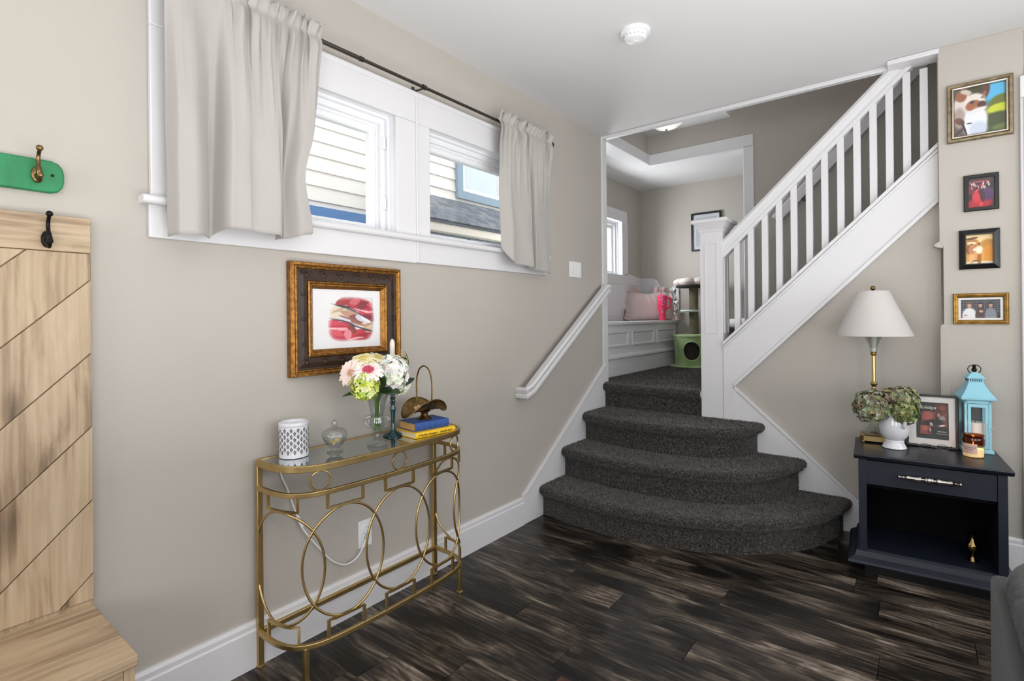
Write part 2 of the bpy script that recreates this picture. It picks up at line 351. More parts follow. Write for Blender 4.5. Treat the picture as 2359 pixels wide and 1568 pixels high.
def painted(name, w, h, fn, parent, nx=80, ny=60, loc=(0, 0, 0), mat=None, rot=None):
    """flat print in the local xz plane facing -y; fn(U,V)->(ny+1,nx+1,3) sRGB 0-255, U right, V up, both 0..1"""
    U, V = np.meshgrid(np.linspace(0, 1, nx+1), np.linspace(0, 1, ny+1))
    c = np.clip(fn(U, V), 0, 255)/255; c = np.where(c <= .04045, c/12.92, ((c+.055)/1.055)**2.4)
    vs = np.stack([(U-.5)*w, np.zeros_like(U), (V-.5)*h], -1).reshape(-1, 3)
    idx = np.arange((nx+1)*(ny+1)).reshape(ny+1, nx+1)
    fs = np.stack([idx[:-1, :-1], idx[:-1, 1:], idx[1:, 1:], idx[1:, :-1]], -1).reshape(-1, 4)
    me = bpy.data.meshes.new(name); me.from_pydata(vs.tolist(), [], fs.tolist()); me.materials.append(mat or PRINT)
    at = me.color_attributes.new('Col', 'FLOAT_COLOR', 'POINT')
    at.data.foreach_set('color', np.concatenate([c.reshape(-1, 3), np.ones((c.size//3, 1))], 1).astype(np.float32).ravel())
    me.update(); return link(name, me, parent, loc=loc, rot=rot)
def blob(U, V, cx, cy, rx, ry, rot=0, soft=.25):
    a = math.radians(rot); x = (U-cx)*math.cos(a)+(V-cy)*math.sin(a); y = -(U-cx)*math.sin(a)+(V-cy)*math.cos(a)
    d = np.sqrt((x/rx)**2+(y/ry)**2); return np.clip((1+soft-d)/(2*soft), 0, 1)[..., None]
def over(img, col, m): return img*(1-m)+np.array(col, float)*m
def flat(U, c): return np.ones(U.shape+(3,))*np.array(c, float)
def pnoise(U, V, f, seed=0):
    r = np.random.default_rng(seed); out = 0
    for k in range(5):
        a, b, p = r.uniform(-1, 1), r.uniform(-1, 1), r.uniform(0, 6.28); out = out+np.sin((a*U+b*V)*f*6.28*(1+k*.6)+p)/(1+k*.5)
    return (out/2.6)[..., None]
def text(s, size, name, mat, parent, loc, rot=(PI/2, 0, 0), depth=.0004, shear=0, align='CENTER', sx=1.0):
    cu = bpy.data.curves.new(name, 'FONT'); cu.body = s; cu.size = size; cu.extrude = depth; cu.shear = shear; cu.align_x = align; cu.align_y = 'CENTER'; cu.resolution_u = 3
    t = bpy.data.objects.new('t', cu); COL.objects.link(t); bpy.context.view_layer.update()
    me = bpy.data.meshes.new_from_object(t.evaluated_get(bpy.context.evaluated_depsgraph_get())); bpy.data.objects.remove(t); bpy.data.curves.remove(cu)
    me.materials.clear(); me.materials.append(mat); me.name = name
    o = link(name, me, parent, loc=loc, rot=rot); o.scale.x = sx; return o
def frame_rings(w, h, prof):
    """picture-frame section prof=[(inset, out)] swept round a w x h rectangle in the xz plane, out is -y"""
    return [[(-(w/2-i), -d, -(h/2-i)), (w/2-i, -d, -(h/2-i)), (w/2-i, -d, h/2-i), (-(w/2-i), -d, h/2-i)] for i, d in prof]

# ------------------------------------------------------------------ the setting
CZ = 2.716; LZ = 0.778; R = 0.197; YS = 3.72; YB = 4.6; NX = -0.53; NY = 5.6
W1 = (0.73, 1.632); W2 = (1.842, 2.775); WZ = (1.70, 2.272)
b = B()
for y0, y1, z0, z1 in [(-2.6, 3.70, -.1, WZ[0]), (-2.6, 3.70, WZ[1], CZ), (-2.6, W1[0], WZ[0], WZ[1]), (W1[1], W2[0], WZ[0], WZ[1]), (W2[1], 3.70, WZ[0], WZ[1])]:
    b.box(-.2, 0, y0, y1, z0, z1)
b.box(-.12, 0, 3.70, YB, 2.715, 5.2)            # wall above the nook opening, up the stairwell
struct(b.obj('wall_left', WALL, smooth=False))
b = B().box(-.65, -.2, 3.62, 3.76, LZ-.9, 2.95)                # nook, near end
NWY = (4.30, 5.09); NWZ = (1.735, 2.30)
for y0, y1, z0, z1 in [(3.62, 5.75, LZ-.9, NWZ[0]), (3.62, 5.75, NWZ[1], 2.95), (3.62, NWY[0], NWZ[0], NWZ[1]), (NWY[1], 5.75, NWZ[0], NWZ[1])]:
    b.box(NX-.13, NX, y0, y1, z0, z1)
struct(b.obj('wall_nook_left', WALL, smooth=False))
struct(B().box(NX-.13, 1.55, NY, NY+.13, LZ-.9, 2.95).box(1.42, 1.55, 4.72, NY, LZ-.9, 2.95).obj('wall_nook_back', WALL, smooth=False))
struct(B().box(NX-.13, 1.55, 4.72, NY+.1, 2.715, 2.95).box(NX-.13, -.12, 3.70, 4.72, 2.715, 2.95).obj('ceiling_nook', CEIL, smooth=False))
# stairwell back wall with the opening into the nook
struct(B().box(-.12, .835, YB, 4.72, 2.69, 5.2).box(.835, 3.3, YB, 4.72, 0, 5.2).obj('wall_stairwell_back', WALL, smooth=False))
struct(B().box(3.2, 3.3, 3.70, YB, 0, 5.2).obj('wall_stairwell_right', WALL, smooth=False))
struct(B().box(-.12, 3.3, 3.66, YS, 2.97, 5.2).obj('wall_stairwell_front', WALL, smooth=False))
struct(B().box(-.12, 3.3, 3.66, 4.72, 5.2, 5.3).obj('ceiling_stairwell_upper', CEIL, smooth=False))
# low ceiling over the landing with its sloping soffit
struct(B().prism([(-.12, 2.96), (.735, 2.96), (.83, 3.22), (.83, 3.5), (-.12, 3.5)], 1, YS, YB).obj('ceiling_landing', CEIL, smooth=False))
struct(B().box(-.2, 4.8, -2.6, 3.715, CZ, 2.965).obj('ceiling', CEIL, smooth=False))
# under-stair wall and the pier with the family photographs
struct(B().prism([(.92, 0), (2.07, 0), (2.07, 1.93), (.92, .78)], 1, YS-.005, YS+.06).obj('wall_under_stair', WALL, smooth=False))
b = B().prism([(2.062, CZ), (2.062, 1.664), (2.078, 1.655), (2.078, 1.24), (2.062, 1.225), (2.062, 0), (2.39, 0), (2.39, CZ)], 1, 3.62, 3.80)
b.prism([(2.062, 1.225), (2.070, 1.240), (2.102, 1.240), (2.106, 1.225), (2.106, 0), (2.062, 0)], 1, 3.612, 3.625)
b.prism([(2.036, 1.664), (2.05, 1.652), (2.0775, 1.646), (2.0775, 1.676), (2.0615, 1.684), (2.05, 1.676)], 1, 3.6205, 3.74)
struct(b.obj('wall_pier', WALL, bevel=.003, smooth=False))
struct(B().box(2.39, 4.8, 3.66, 3.8, 2.36, CZ).box(3.45, 4.8, 3.66, 3.8, -.1, 2.36).obj('wall_right_of_stairs', WALL, smooth=False))
# white door casing at the right edge of the pier, with a white door in it
d1 = sempty('door_1', (2.376, 3.62, 0))
B().box(0, .105, -.022, .0, 0, 2.36).box(.012, .022, -.03, -.02, 0, 2.36).box(.083, .097, -.03, -.02, 0, 2.36).obj('door_casing', WHITE, d1, bevel=.004)
B().box(0, 1.2, -.022, .0, 2.36, 2.47).obj('door_head_casing', WHITE, d1, bevel=.004)
db = B().box(.11, .98, .05, .09, .01, 2.355)
db.obj('door_leaf', WHITE, d1, bevel=.003)
for z0, z1 in ((.25, .9), (1.05, 2.15)):
    for x0, x1 in ((.2, .5), (.58, .88)):
        B().rings([[(x0, .05, z0), (x1, .05, z0), (x1, .05, z1), (x0, .05, z1)], [(x0+.02, .035, z0+.02), (x1-.02, .035, z0+.02), (x1-.02, .035, z1-.02), (x0+.02, .035, z1-.02)]]).obj('door_panel', WHITE, d1)
# the rest of the room behind the camera, with its windows
RW = [(-.5, 1.1), (1.6, 3.0)]
b = B().box(4.7, 4.85, -2.6, 3.8, -.1, .85).box(4.7, 4.85, -2.6, 3.8, 2.25, CZ)
for y0, y1 in ((-2.6, RW[0][0]), (RW[0][1], RW[1][0]), (RW[1][1], 3.8)): b.box(4.7, 4.85, y0, y1, .85, 2.25)
struct(b.obj('wall_right', WALL, smooth=False))
BW = [(.30, 1.60), (3.20, 4.50)]
b = B().box(-.2, 4.85, -2.75, -2.6, -.1, .85).box(-.2, 4.85, -2.75, -2.6, 2.25, CZ)
for x0, x1 in ((-.2, BW[0][0]), (BW[0][1], BW[1][0]), (BW[1][1], 4.85)): b.box(x0, x1, -2.75, -2.6, .85, 2.25)
struct(b.obj('wall_back', WALL, smooth=False))

# floor: base slab and one plank after another, as they lie in the photograph
fl = struct(B().box(-.2, 4.85, -2.75, 3.80, -.14, -.013).obj('floor', BLACK, smooth=False))
PW, PL, SEAM = .1595, 1.275, .0012
pm_full = B().box(-PL/2+SEAM, PL/2-SEAM, -PW/2+SEAM/2, PW/2-SEAM/2, -.012, 0).mesh('plank', PLANK, smooth=False)
OFF = {1.62: .895, 1.78: .581, 1.94: 1.268, 2.10: .881, 2.26: .578, 2.42: 1.26, 2.58: .868, 2.74: 1.83, 1.30: .626, 1.46: 1.10, 2.90: .45}
r0 = 1.62-PW*13
for k in range(29):
    y0 = r0+k*PW; yc = y0+PW/2
    if yc < -.4 or yc > 3.72: continue
    key = min(OFF, key=lambda q: abs(q-y0)); off = OFF[key] if abs(key-y0) < .05 else random.uniform(0, PL)
    x = off-PL*2
    while x < 3.6:
        x0, x1 = max(x, 0), min(x+PL, 4.7)
        if x1-x0 > .03:
            if x1-x0 > PL-.001: me = pm_full
            else: me = B().box(-(x1-x0)/2+SEAM, (x1-x0)/2-SEAM, -PW/2+SEAM/2, PW/2-SEAM/2, -.012, 0).mesh('plank', PLANK, smooth=False)
            o = link('plank', me, fl, loc=((x0+x1)/2, yc, random.uniform(-.0003, .0003)))
        x += PL

# baseboards and stair skirts
def base_profile(h=.172, t=.02):
    return [(0, 0), (t, 0), (t, h-.035), (t-.004, h-.028), (t-.004, h-.012), (t-.010, h), (0, h)]
struct(B().prism(base_profile(), 1, -2.6, 2.618).obj('baseboard_left', WHITE, angle=25))
struct(B().prism([(2.618, 0), (3.70, 0), (3.70, .905), (3.676, .890), (2.636, .176), (2.618, .176)], 0, 0, .016)
       .prism([(2.614, .176), (2.640, .176), (3.676, .890), (3.70, .905), (3.70, .925), (3.668, .905), (2.626, .192), (2.614, .192)], 0, 0, .024).obj('baseboard_stair_left', WHITE, bevel=.002))
struct(B().prism([(.915, 0), (1.70, 0), (1.70, .165), (.985, .805), (.915, .805)], 1, YS-.022, YS)
       .prism([(1.70, .165), (1.70, .185), (.985, .825), (.985, .803)], 1, YS-.030, YS).obj('baseboard_stair_right', WHITE, bevel=.002))
struct(B().prism([(3.60+.02-q[0], q[1]) for q in base_profile()], 0, 2.106, 2.376).obj('baseboard_pier', WHITE, angle=25))
# corner board where the window wall ends, bead along the ceiling edge
struct(B().box(-.2, .012, 3.69, 3.762, LZ, CZ).obj('trim_1', WHITE, bevel=.003))
struct(B().box(0, 1.842, 3.700, 3.742, CZ-.022, CZ+.012).obj('trim_2', WHITE, bevel=.004))
struct(B().box(1.842, 2.068, 3.612, 3.745, CZ-.028, CZ-.001).obj('trim_3', WHITE, bevel=.005))
# boards round the nook opening: beam along the window wall side and casing on the back wall
nk = sempty('trim_4', (0, YB, 0))
B().box(-.14, .004, -.842, .134, 2.688, 2.7135).box(.0005, .02, -.838, -.0005, 2.688, 2.782).obj('beam_board', WHITE, nk, bevel=.003)
B().box(.0045, .834, -.018, .135, 2.672, 2.688).box(0.005, .91, -.022, -.001, 2.676, 2.778).obj('head_board', WHITE, nk, bevel=.003)
B().box(.836, .912, -.022, .002, LZ-.778, 2.685).box(.832, .85, -.02, .14, LZ, 2.69).obj('side_board', WHITE, nk, bevel=.003)

# windows in the left wall
cs = sempty('trim_5', (0, 1.757, 0))   # casing shared by the two windows
def P5(n, b_, **k): return b_.obj(n, WHITE, cs, bevel=k.get('bevel', .0035))
Y = lambda y: y-1.757
P5('side_casing', B().box(0, .022, Y(.617), Y(.735), 1.70, 2.2675)); P5('side_casing', B().box(0, .022, Y(2.770), Y(2.895), 1.70, 2.2675))
P5('head_casing', B().box(0, .022, Y(.617), -.006, 2.268, 2.40)); P5('head_casing', B().box(0, .022, .006, Y(2.895), 2.268, 2.40))
P5('head_cap', B().prism([(0, 2.395), (.026, 2.395), (.034, 2.408), (.034, 2.418), (0, 2.418)], 1, Y(.612), Y(2.90)))
P5('mullion_casing', B().box(0, .022, Y(1.628), -.006, 1.70, 2.2675)); P5('mullion_casing', B().box(0, .022, .006, Y(1.846), 1.70, 2.2675))
P5('mullion_bead', B().box(0, .028, -.0065, .0065, 1.575, 2.40), bevel=.003)
P5('apron', B().box(0, .020, Y(.612), -.004, 1.572, 1.682)); P5('apron', B().box(0, .017, .004, Y(2.895), 1.576, 1.682))
P5('stool', B().prism([(-.05, 1.678), (.045, 1.678), (.052, 1.684), (.054, 1.692), (.052, 1.70), (.045, 1.706), (-.05, 1.706)], 1, Y(.587), Y(2.897)))
def stepped_window(name, ya, yb, z0, z1, x0, sash=.072, parent=None):
    w = sempty(name, (x0, (ya+yb)/2, z0)); hw = (yb-ya)/2; h = z1-z0
    def rect(i, d): return [(-d, -(hw-i), i*.55), (-d, hw-i, i*.55), (-d, hw-i, h-i), (-d, -(hw-i), h-i)]
    def ring(n, prof, m=WHITE2):
        B().rings([rect(i, d) for i, d in prof], cap=False).obj(n, m, w, angle=20, fix=False)
    ring('jamb', [(.0015, -.018), (.0015, .028), (.014, .028), (.014, .05), (.03, .05)])
    ring('window_frame', [(.030, .056), (.030, .044), (.042, .044), (.042, .066), (.052, .066), (.052, .086)])
    ring('sash', [(.052, .092), (.052, .072), (.058, .068), (.078, .068), (.084, .076), (.084, .105)])
    B().box(-.098, -.094, -(hw-.078), hw-.078, .05, h-.078).obj('pane', PANE, w, smooth=False)
    return w
w1 = stepped_window('window_1', W1[0], W1[1], WZ[0]+.004, WZ[1], -.004); w2 = stepped_window('window_2', W2[0], W2[1], WZ[0]+.004, WZ[1], -.004)
for z in (.12, .41): B().box(-.046, -.030, .415, .430, z, z+.055).box(-.040, -.026, .418, .427, z+.012, z+.045).obj('sash_lock', WHITE2, w1, bevel=.002)
# nook window with its flat casing
w3 = stepped_window('window_3', NWY[0], NWY[1], NWZ[0], NWZ[1], NX-.004)
c3 = sempty('trim_6', (NX, 4.695, 0))
for n, a in (('side_casing', (.392, .515, 1.735, 2.30)), ('side_casing', (-.515, -.392, 1.735, 2.30)), ('head_casing', (-.515, .515, 2.298, 2.415))):
    B().box(0, .02, *a).box(0, .026, a[1]-.014 if n == 'side_casing' and a[0] > 0 else a[0], a[1] if n == 'side_casing' and a[0] > 0 else a[0]+.014, a[2], a[3]).obj(n, WHITE, c3, bevel=.003)
# windows behind the camera and to the right
k = 4
for x0, x1 in BW:
    w = sempty('window_%d' % k, ((x0+x1)/2, -2.62, .85)); k += 1; h2 = (x1-x0)/2
    B().rings([[(-h2+i, d, i), (h2-i, d, i), (h2-i, d, 1.4-i), (-h2+i, d, 1.4-i)] for i, d in ((-.09, .02), (-.09, .04), (0, .04), (0, -.04), (.05, -.04), (.05, -.08))], cap=False).box(-h2, h2, -.06, -.03, .68, .73).obj('window_frame', WHITE, w, smooth=False, fix=False)
    B().box(-h2+.04, h2-.04, -.06, -.056, .04, 1.36).obj('pane', PANE, w, smooth=False)
for y0, y1 in RW:
    w = sempty('window_%d' % k, (4.72, (y0+y1)/2, .85)); k += 1; h2 = (y1-y0)/2
    B().rings([[(d, -h2+i, i), (d, h2-i, i), (d, h2-i, 1.4-i), (d, -h2+i, 1.4-i)] for i, d in ((-.09, -.02), (-.09, -.04), (0, -.04), (0, .04), (.05, .04), (.05, .08))], cap=False).box(.03, .06, -h2, h2, .68, .73).obj('window_frame', WHITE, w, smooth=False, fix=False)
    B().box(.056, .06, -h2+.04, h2-.04, .04, 1.36).obj('pane', PANE, w, smooth=False)

# ------------------------------------------------------------------ outside: the house next door
LAWN = pm('lawn', (86, 96, 60), .9, vary=(6, (70, 84, 46), I3), bump=(60, .5, I3))
gr = struct(B().box(-14, -.7, -8, 14, -.8, -.7).obj('ground', LAWN, smooth=False))
SIDING = pm('cream_siding', (226, 221, 214), .6, vary=(2, (222, 216, 208), I3), bump=(60, .05, (1, .2, 1)))
BLUE = pm('blue_house_trim', (80, 122, 172), .5, bump=(30, .06, I3)); BLUEG = pm('pale_blue_trim', (128, 146, 160), .5, bump=(30, .06, I3))
NGLASS = pm('neighbour_window_glass', (176, 186, 190), .12, spec=.8, vary=(1.2, (190, 198, 202), I3))
SHING = [pm('roof_shingle_%d' % i, c, .9, vary=(20, tuple(v-14 for v in c), I3), bump=(150, .5, I3)) for i, c in enumerate([(112, 116, 122), (98, 103, 110), (124, 126, 130)])]
FX = -1.9
nh = thing('neighbour_house', 'cream clapboard house with blue window trim outside the curtained windows', 'house', (FX, 3.4, -.7))
B().box(-3.2, -.02, -3.6, 4.4, 0, 5.6).obj('wall_core', SIDING, nh, smooth=False)
sid = B().prism([(0, 0), (.016, 0), (.004, .128), (0, .128)], 1, -3.6, 4.4).mesh('siding_board', SIDING, smooth=False)
SHADOWGAP = pm('siding_gap', (96, 92, 86), .8, bump=(60, .02, I3))
for i in range(24):
    z = 1.35+.7+i*.123+.055
    link('siding_board', sid, nh, loc=(-.012, 0, z))
def nwin(name, y0, y1, z0, z1, trim, x=0.0):
    f = B().rings([[(x+d, y0-3.4+i, z0+.7+i), (x+d, y1-3.4-i, z0+.7+i), (x+d, y1-3.4-i, z1+.7-i), (x+d, y0-3.4+i, z1+.7-i)] for i, d in ((0, 0), (0, .035), (.085, .035), (.085, .01))], cap=False).obj(name, trim, nh, smooth=False, fix=False)
    B().rings([[(x+d, y0-3.4+i, z0+.7+i), (x+d, y1-3.4-i, z0+.7+i), (x+d, y1-3.4-i, z1+.7-i), (x+d, y0-3.4+i, z1+.7-i)] for i, d in ((.085, .012), (.085, .022), (.12, .022), (.12, .012))], cap=False).obj('sash', WHITE2, f, smooth=False, fix=False)
    B().box(x+.012, x+.016, y0-3.4+.1, y1-3.4-.1, z0+.8, z1+.6).obj('pane', NGLASS, f, smooth=False)
nwin('window', 4.005, 4.80, 2.57, 3.75, BLUEG)
nwin('window', 2.10, 2.98, 1.10, 2.215, BLUE)
# bay with a small shingled roof below that window
B().box(0, .30, -.30, 2.2, .9, 2.80).obj('bay_wall', SIDING, nh, smooth=False)
B().box(.28, .42, -.40, 2.35, 2.795, 2.895).obj('fascia_board', pm('cream_fascia', (226, 218, 206), .6, bump=(40, .05, I3)), nh, bevel=.005)
for y0 in (-.24, .46, 1.16):
    nwin('bay_window', 3.4+y0, 3.4+y0+.68, 1.1, 2.088, BLUEG, .30)
roof = B().prism([(0, 3.23), (.43, 2.895), (.43, 2.87), (0, 2.87)], 1, -.40, 2.35).obj('bay_roof', SHING[1], nh, smooth=False)
shs = [B().box(0, .083, 0, .145, 0, .007).xf(Matrix.Rotation(math.atan2(-.335, .43)*-1, 4, 'Y')).mesh('roof_shingle', m, smooth=False) for m in SHING]
nrow = 7
for r_ in range(nrow):
    t = (r_+.0)/nrow; y = -.40-(.07 if r_ % 2 else 0)+random.uniform(-.02, .02)
    while y < 2.33:
        me = random.choice(shs); sl = math.atan2(.335, .43)
        link('roof_shingle', me, nh, loc=(.0+t*.43, y, 3.232-t*.335+.002+random.uniform(0, .004)), rot=(0, 0, 0)); y += .149

# ------------------------------------------------------------------ staircase
st = thing('carpeted_staircase', 'grey carpeted stairs with rounded flared lower steps rising to a landing', 'stairs', (0.8, 3.2, 0))
OX, OY = .8, 3.2
NOSE = [
    [(0, 2.80), (.30, 2.762), (.596, 2.752), (.959, 2.835), (1.27, 2.995), (1.50, 3.25), (1.60, 3.49), (1.640, YS)],
    [(0, 3.07), (.25, 3.022), (.47, 3.004), (.892, 3.048), (1.20, 3.205), (1.33, 3.41), (1.385, 3.58), (1.402, YS)],
    [(0, 3.36), (.20, 3.305), (.42, 3.278), (.72, 3.288), (.97, 3.375), (1.09, 3.48), (1.145, 3.60), (1.165, YS)],
    [(0, 3.672), (.2, 3.668), (.4, 3.668), (.6, 3.674), (.768, 3.682)]]
def off(P, d):
    out = []
    for i, p in enumerate(P):
        a = P[max(i-1, 0)]; c = P[min(i+1, len(P)-1)]; t = (c-a).normalized()
        n = Vector((t.y, -t.x, 0))       # outward
        q = p+n*d
        if i == 0: q = Vector((p.x, p.y+ (n*d).y/max(abs(n.y), .3)*abs(n.y), 0))
        if i == len(P)-1 and abs(p.y-YS) < .001: q = Vector((p.x+d, YS, 0))
        out.append(q)
    return out
SECTION = [(-.034, 0.0), (-.034, .115), (-.026, .132), (-.006, .140), (.006, .150), (.013, .163), (.012, .178), (.004, .190), (-.014, .197), (-.05, .1985)]
step_objs = []
for k, pts in enumerate(NOSE):
    P = catmull([(x, y, 0) for x, y in pts], 7)
    z0 = k*R; top = (k+1)*R if k < 3 else LZ; hgt = top-z0
    rs = []
    for d, z in SECTION:
        zz = z0+z if z < .1 else top-(.197-z)
        Q = off(P, d); rs.append([(q.x-OX, q.y-OY, zz) for q in Q])
    bb = B(); n = len(rs[0]); bb.v = [p for r in rs for p in r]
    bb.f = [(i*n+j, i*n+j+1, (i+1)*n+j+1, (i+1)*n+j) for i in range(len(rs)-1) for j in range(n-1)]
    if k < 3:
        m0 = len(bb.v); bb.v.append((0-OX, YS-OY, top)); last = (len(rs)-1)*n
        # fan of the tread from the back left corner
        bb.f += [(last+j, last+j+1, m0) for j in range(n-1)]
        bb.v += [(rs[0][0][0], YS-OY, z0), (rs[0][-1][0], YS-OY, z0)]
        o = bb.obj('step', CARPET, st, angle=60)
    else:
        m0 = len(bb.v); last = (len(rs)-1)*n
        bb.v += [(1.30-OX, rs[-1][-1][1], top), (1.30-OX, NY-OY, top), (NX-OX, NY-OY, top), (NX-OX, rs[-1][0][1], top), (NX-OX, 3.762-OY, top), (0-OX, 3.762-OY, top)]
        bb.f += [tuple(range(last, last+n))+(m0, m0+1, m0+2, m0+4, m0+5)]
        o = struct(bb.obj('floor_landing', CARPET, None, angle=60, loc=(OX, OY, 0)))
    step_objs.append(o)
for k in range(10):                           # the upper flight behind the balusters
    x0 = .93+k*.2; z = LZ+(k+1)*R
    o = B().box(x0-OX, x0+.205-OX, 3.745-OY, YB-.005-OY, z-R, z-.012).box(x0-.018-OX, x0+.2-OX, 3.745-OY, YB-.005-OY, z-.035, z).obj('upper_step', CARPET, st, bevel=.01)
# pile: short fibre blades over every part of the carpet that shows
def pile(objs, count, hgt, wid, keep):
    T = []
    for o in objs:
        me = o.data; me.calc_loop_triangles()
        co = np.array([v.co[:] for v in me.vertices]); tr = np.array([t.vertices[:] for t in me.loop_triangles]); T.append(co[tr])
    T = np.concatenate(T); e1 = T[:, 1]-T[:, 0]; e2 = T[:, 2]-T[:, 0]; cr = np.cross(e1, e2); ar = np.linalg.norm(cr, axis=1)/2
    nrm = cr/np.maximum(ar[:, None]*2, 1e-12)
    cen = T.mean(1); ar = ar*keep(cen, nrm)
    i = RNG.choice(len(T), count, p=ar/ar.sum()); u = RNG.random((count, 2)); s = np.sqrt(u[:, :1]); p = T[i, 0]*(1-s)+T[i, 1]*(s*(1-u[:, 1:]))+T[i, 2]*(s*u[:, 1:])
    p = p[p[:, 1] < 5.35-OY]; i = i[:len(p)]; count = len(p)
    n = nrm[i]; r = RNG.normal(size=(count, 3)); tdir = n+.75*r*np.array([1, 1, .8]); tdir /= np.linalg.norm(tdir, axis=1)[:, None]
    sd = np.cross(tdir, RNG.normal(size=(count, 3))); sd /= np.linalg.norm(sd, axis=1)[:, None]
    h = hgt*RNG.uniform(.6, 1.25, (count, 1)); w = wid*RNG.uniform(.7, 1.3, (count, 1))
    V = np.stack([p-n*.002-sd*w, p-n*.002+sd*w, p+tdir*h+sd*w*.3, ], 1).reshape(-1, 3)
    me = bpy.data.meshes.new('carpet_pile'); me.vertices.add(len(V)); me.vertices.foreach_set('co', V.astype(np.float32).ravel())
    me.loops.add(count*3); me.loops.foreach_set('vertex_index', np.arange(count*3, dtype=np.int32)); me.polygons.add(count)
    me.polygons.foreach_set('loop_start', np.arange(0, count*3, 3, dtype=np.int32)); me.update(calc_edges=True); me.validate(); me.materials.append(FIBRE)
    return me
stuff(link('carpet_pile', pile(step_objs, 230000, .011, .0016, lambda c, n: np.where((c[:, 2] > .005) & (c[:, 1] < 5.4-OY), 1.0, 0.0)), st))
# closed stringer
def sline(x): return 1.12+(2.222-1.12)/(2.066-.933)*(x-.933)
def bline(x): return .803+(1.903-.803)/(2.06-.975)*(x-.975)
B().prism([(.917-OX, .60), (.975-OX, .803), (2.062-OX, bline(2.062)), (2.062-OX, sline(2.062)), (.917-OX, sline(.917))], 1, 3.692-OY, 3.745-OY).prism([(.917-OX, .50), (1.0-OX, .50), (1.0-OX, .80), (.97-OX, .81), (.917-OX, .81)], 1, 3.694-OY, 3.72-OY).obj('stringer', WHITE, st, bevel=.003)
def slope_strip(f, d0, d1, y0, y1, name, x0=.917, x1=2.062, par=None):
    return B().prism([(x0-OX, f(x0)+d0), (x1-OX, f(x1)+d0), (x1-OX, f(x1)+d1), (x0-OX, f(x0)+d1)], 1, y0-OY, y1-OY).obj(name, WHITE, par or st, bevel=.003)
slope_strip(sline, -.015, .012, 3.674, 3.785, 'stringer_cap'); slope_strip(sline, -.038, -.017, 3.682, 3.70, 'stringer_moulding')
slope_strip(bline, 0.0, .030, 3.680, 3.70, 'stringer_moulding', x0=.985)

bl = thing('stair_balustrade', 'white banister with square newel post and thirteen square balusters', 'banister', (.841, 3.775, 0))
BX, BY = .841, 3.775
NW = .076
def sq(h, z): return [(-h, -h, z), (h, -h, z), (h, h, z), (-h, h, z)]
nb = B().rings([sq(NW, R*3+.0), sq(NW, 1.895)])
nwp = nb.obj('newel_post', WHITE, bl, bevel=.003)
for ang in (0, PI/2, -PI/2):       # recessed panel with a bead round it, on the faces that show
    B().rings([[(-.044, -d, 1.175), (.044, -d, 1.175), (.044, -d, 1.80), (-.044, -d, 1.80)] if i == 0 else [(-.044+i, -d, 1.175+i), (.044-i, -d, 1.175+i), (.044-i, -d, 1.80-i), (-.044+i, -d, 1.80-i)] for i, d in ((0, NW-.001), (0, NW+.004), (.007, NW+.004), (.009, NW-.001))], cap=False).xf(Matrix.Rotation(ang, 4, 'Z')).obj('post_panel_bead', WHITE, bl, angle=25, fix=False)
B().rings([sq(h, z) for h, z in ((.077, 1.872), (.082, 1.880), (.084, 1.892), (.096, 1.908), (.104, 1.924), (.108, 1.928), (.108, 1.934), (.118, 1.934), (.122, 1.940), (.122, 1.956), (.118, 1.962), (.06, 1.970))]).obj('newel_cap', WHITE, bl, angle=25)
xs = [1.003, 1.091, 1.178, 1.263, 1.349, 1.436, 1.520, 1.604, 1.688, 1.768, 1.846, 1.926, 2.003]
def rbot(x): return 1.700+.963*(x-.927)
for i, x in enumerate(xs):
    zt = min(rbot(x)+.03, CZ-.05); w = .0185
    B().prism([(x-w-BX, sline(x-w)-.01), (x+w-BX, sline(x+w)-.01), (x+w-BX, min(rbot(x+w)+.02, CZ-.05)), (x-w-BX, min(rbot(x-w)+.02, CZ-.05))], 1, 3.722-BY, 3.759-BY).obj('baluster', WHITE, bl, bevel=.0025)
# handrail: moulded section following the slope up to the ceiling bead
hp = [(-.032, .0), (-.032, .022), (-.026, .026), (-.026, .040), (-.036, .050), (-.038, .075), (-.028, .092), (.028, .092), (.038, .075), (.036, .050), (.026, .040), (.026, .026), (.032, .022), (.032, .0)]
x1 = 1.985
B().sweep([(.905-BX, 3.745-BY, rbot(.905)), (1.955-BX, 3.745-BY, rbot(1.955))], hp).obj('handrail', WHITE, bl, angle=30)

# painted handrail on the window wall, returned to the wall at its lower end
wr = thing('wall_handrail', 'white painted handrail on the window wall climbing beside the stairs', 'handrail', (0, 3.05, 1.15))
q = lambda x, y, z: (x, y-3.05, z-1.15)
HP2 = [(-.022, -.034), (.018, -.034), (.022, -.028), (.022, -.012), (.017, -.006), (.024, .006), (.026, .022), (.018, .034), (-.018, .034), (-.026, .022), (-.024, .006), (-.017, -.006), (-.022, -.012)]
B().sweep([q(.002, 2.585, .832), q(.068, 2.585, .832), q(.068, 2.64, .856), q(.068, 3.62, 1.502), q(.068, 3.65, 1.51), q(.02, 3.67, 1.515)], HP2).obj('rail', WHITE, wr, angle=30)
for y, z in ((2.9, .985), (3.5, 1.38)):
    B().tube([q(.0, y, z-.03), q(.045, y, z-.03), q(.068, y, z+.005)], .007).lathe([(.02, 0), (.02, .006), (.008, .01)], 12).obj('rail_bracket', WHITE, wr) if False else B().tube([q(.0, y, z-.03), q(.045, y, z-.03), q(.068, y, z+.005)], .007).obj('rail_bracket', WHITE, wr)
wr2 = thing('stairwell_handrail', 'grey white handrail on the stairwell wall seen between the balusters', 'handrail', (1.0, YB, 2.05))
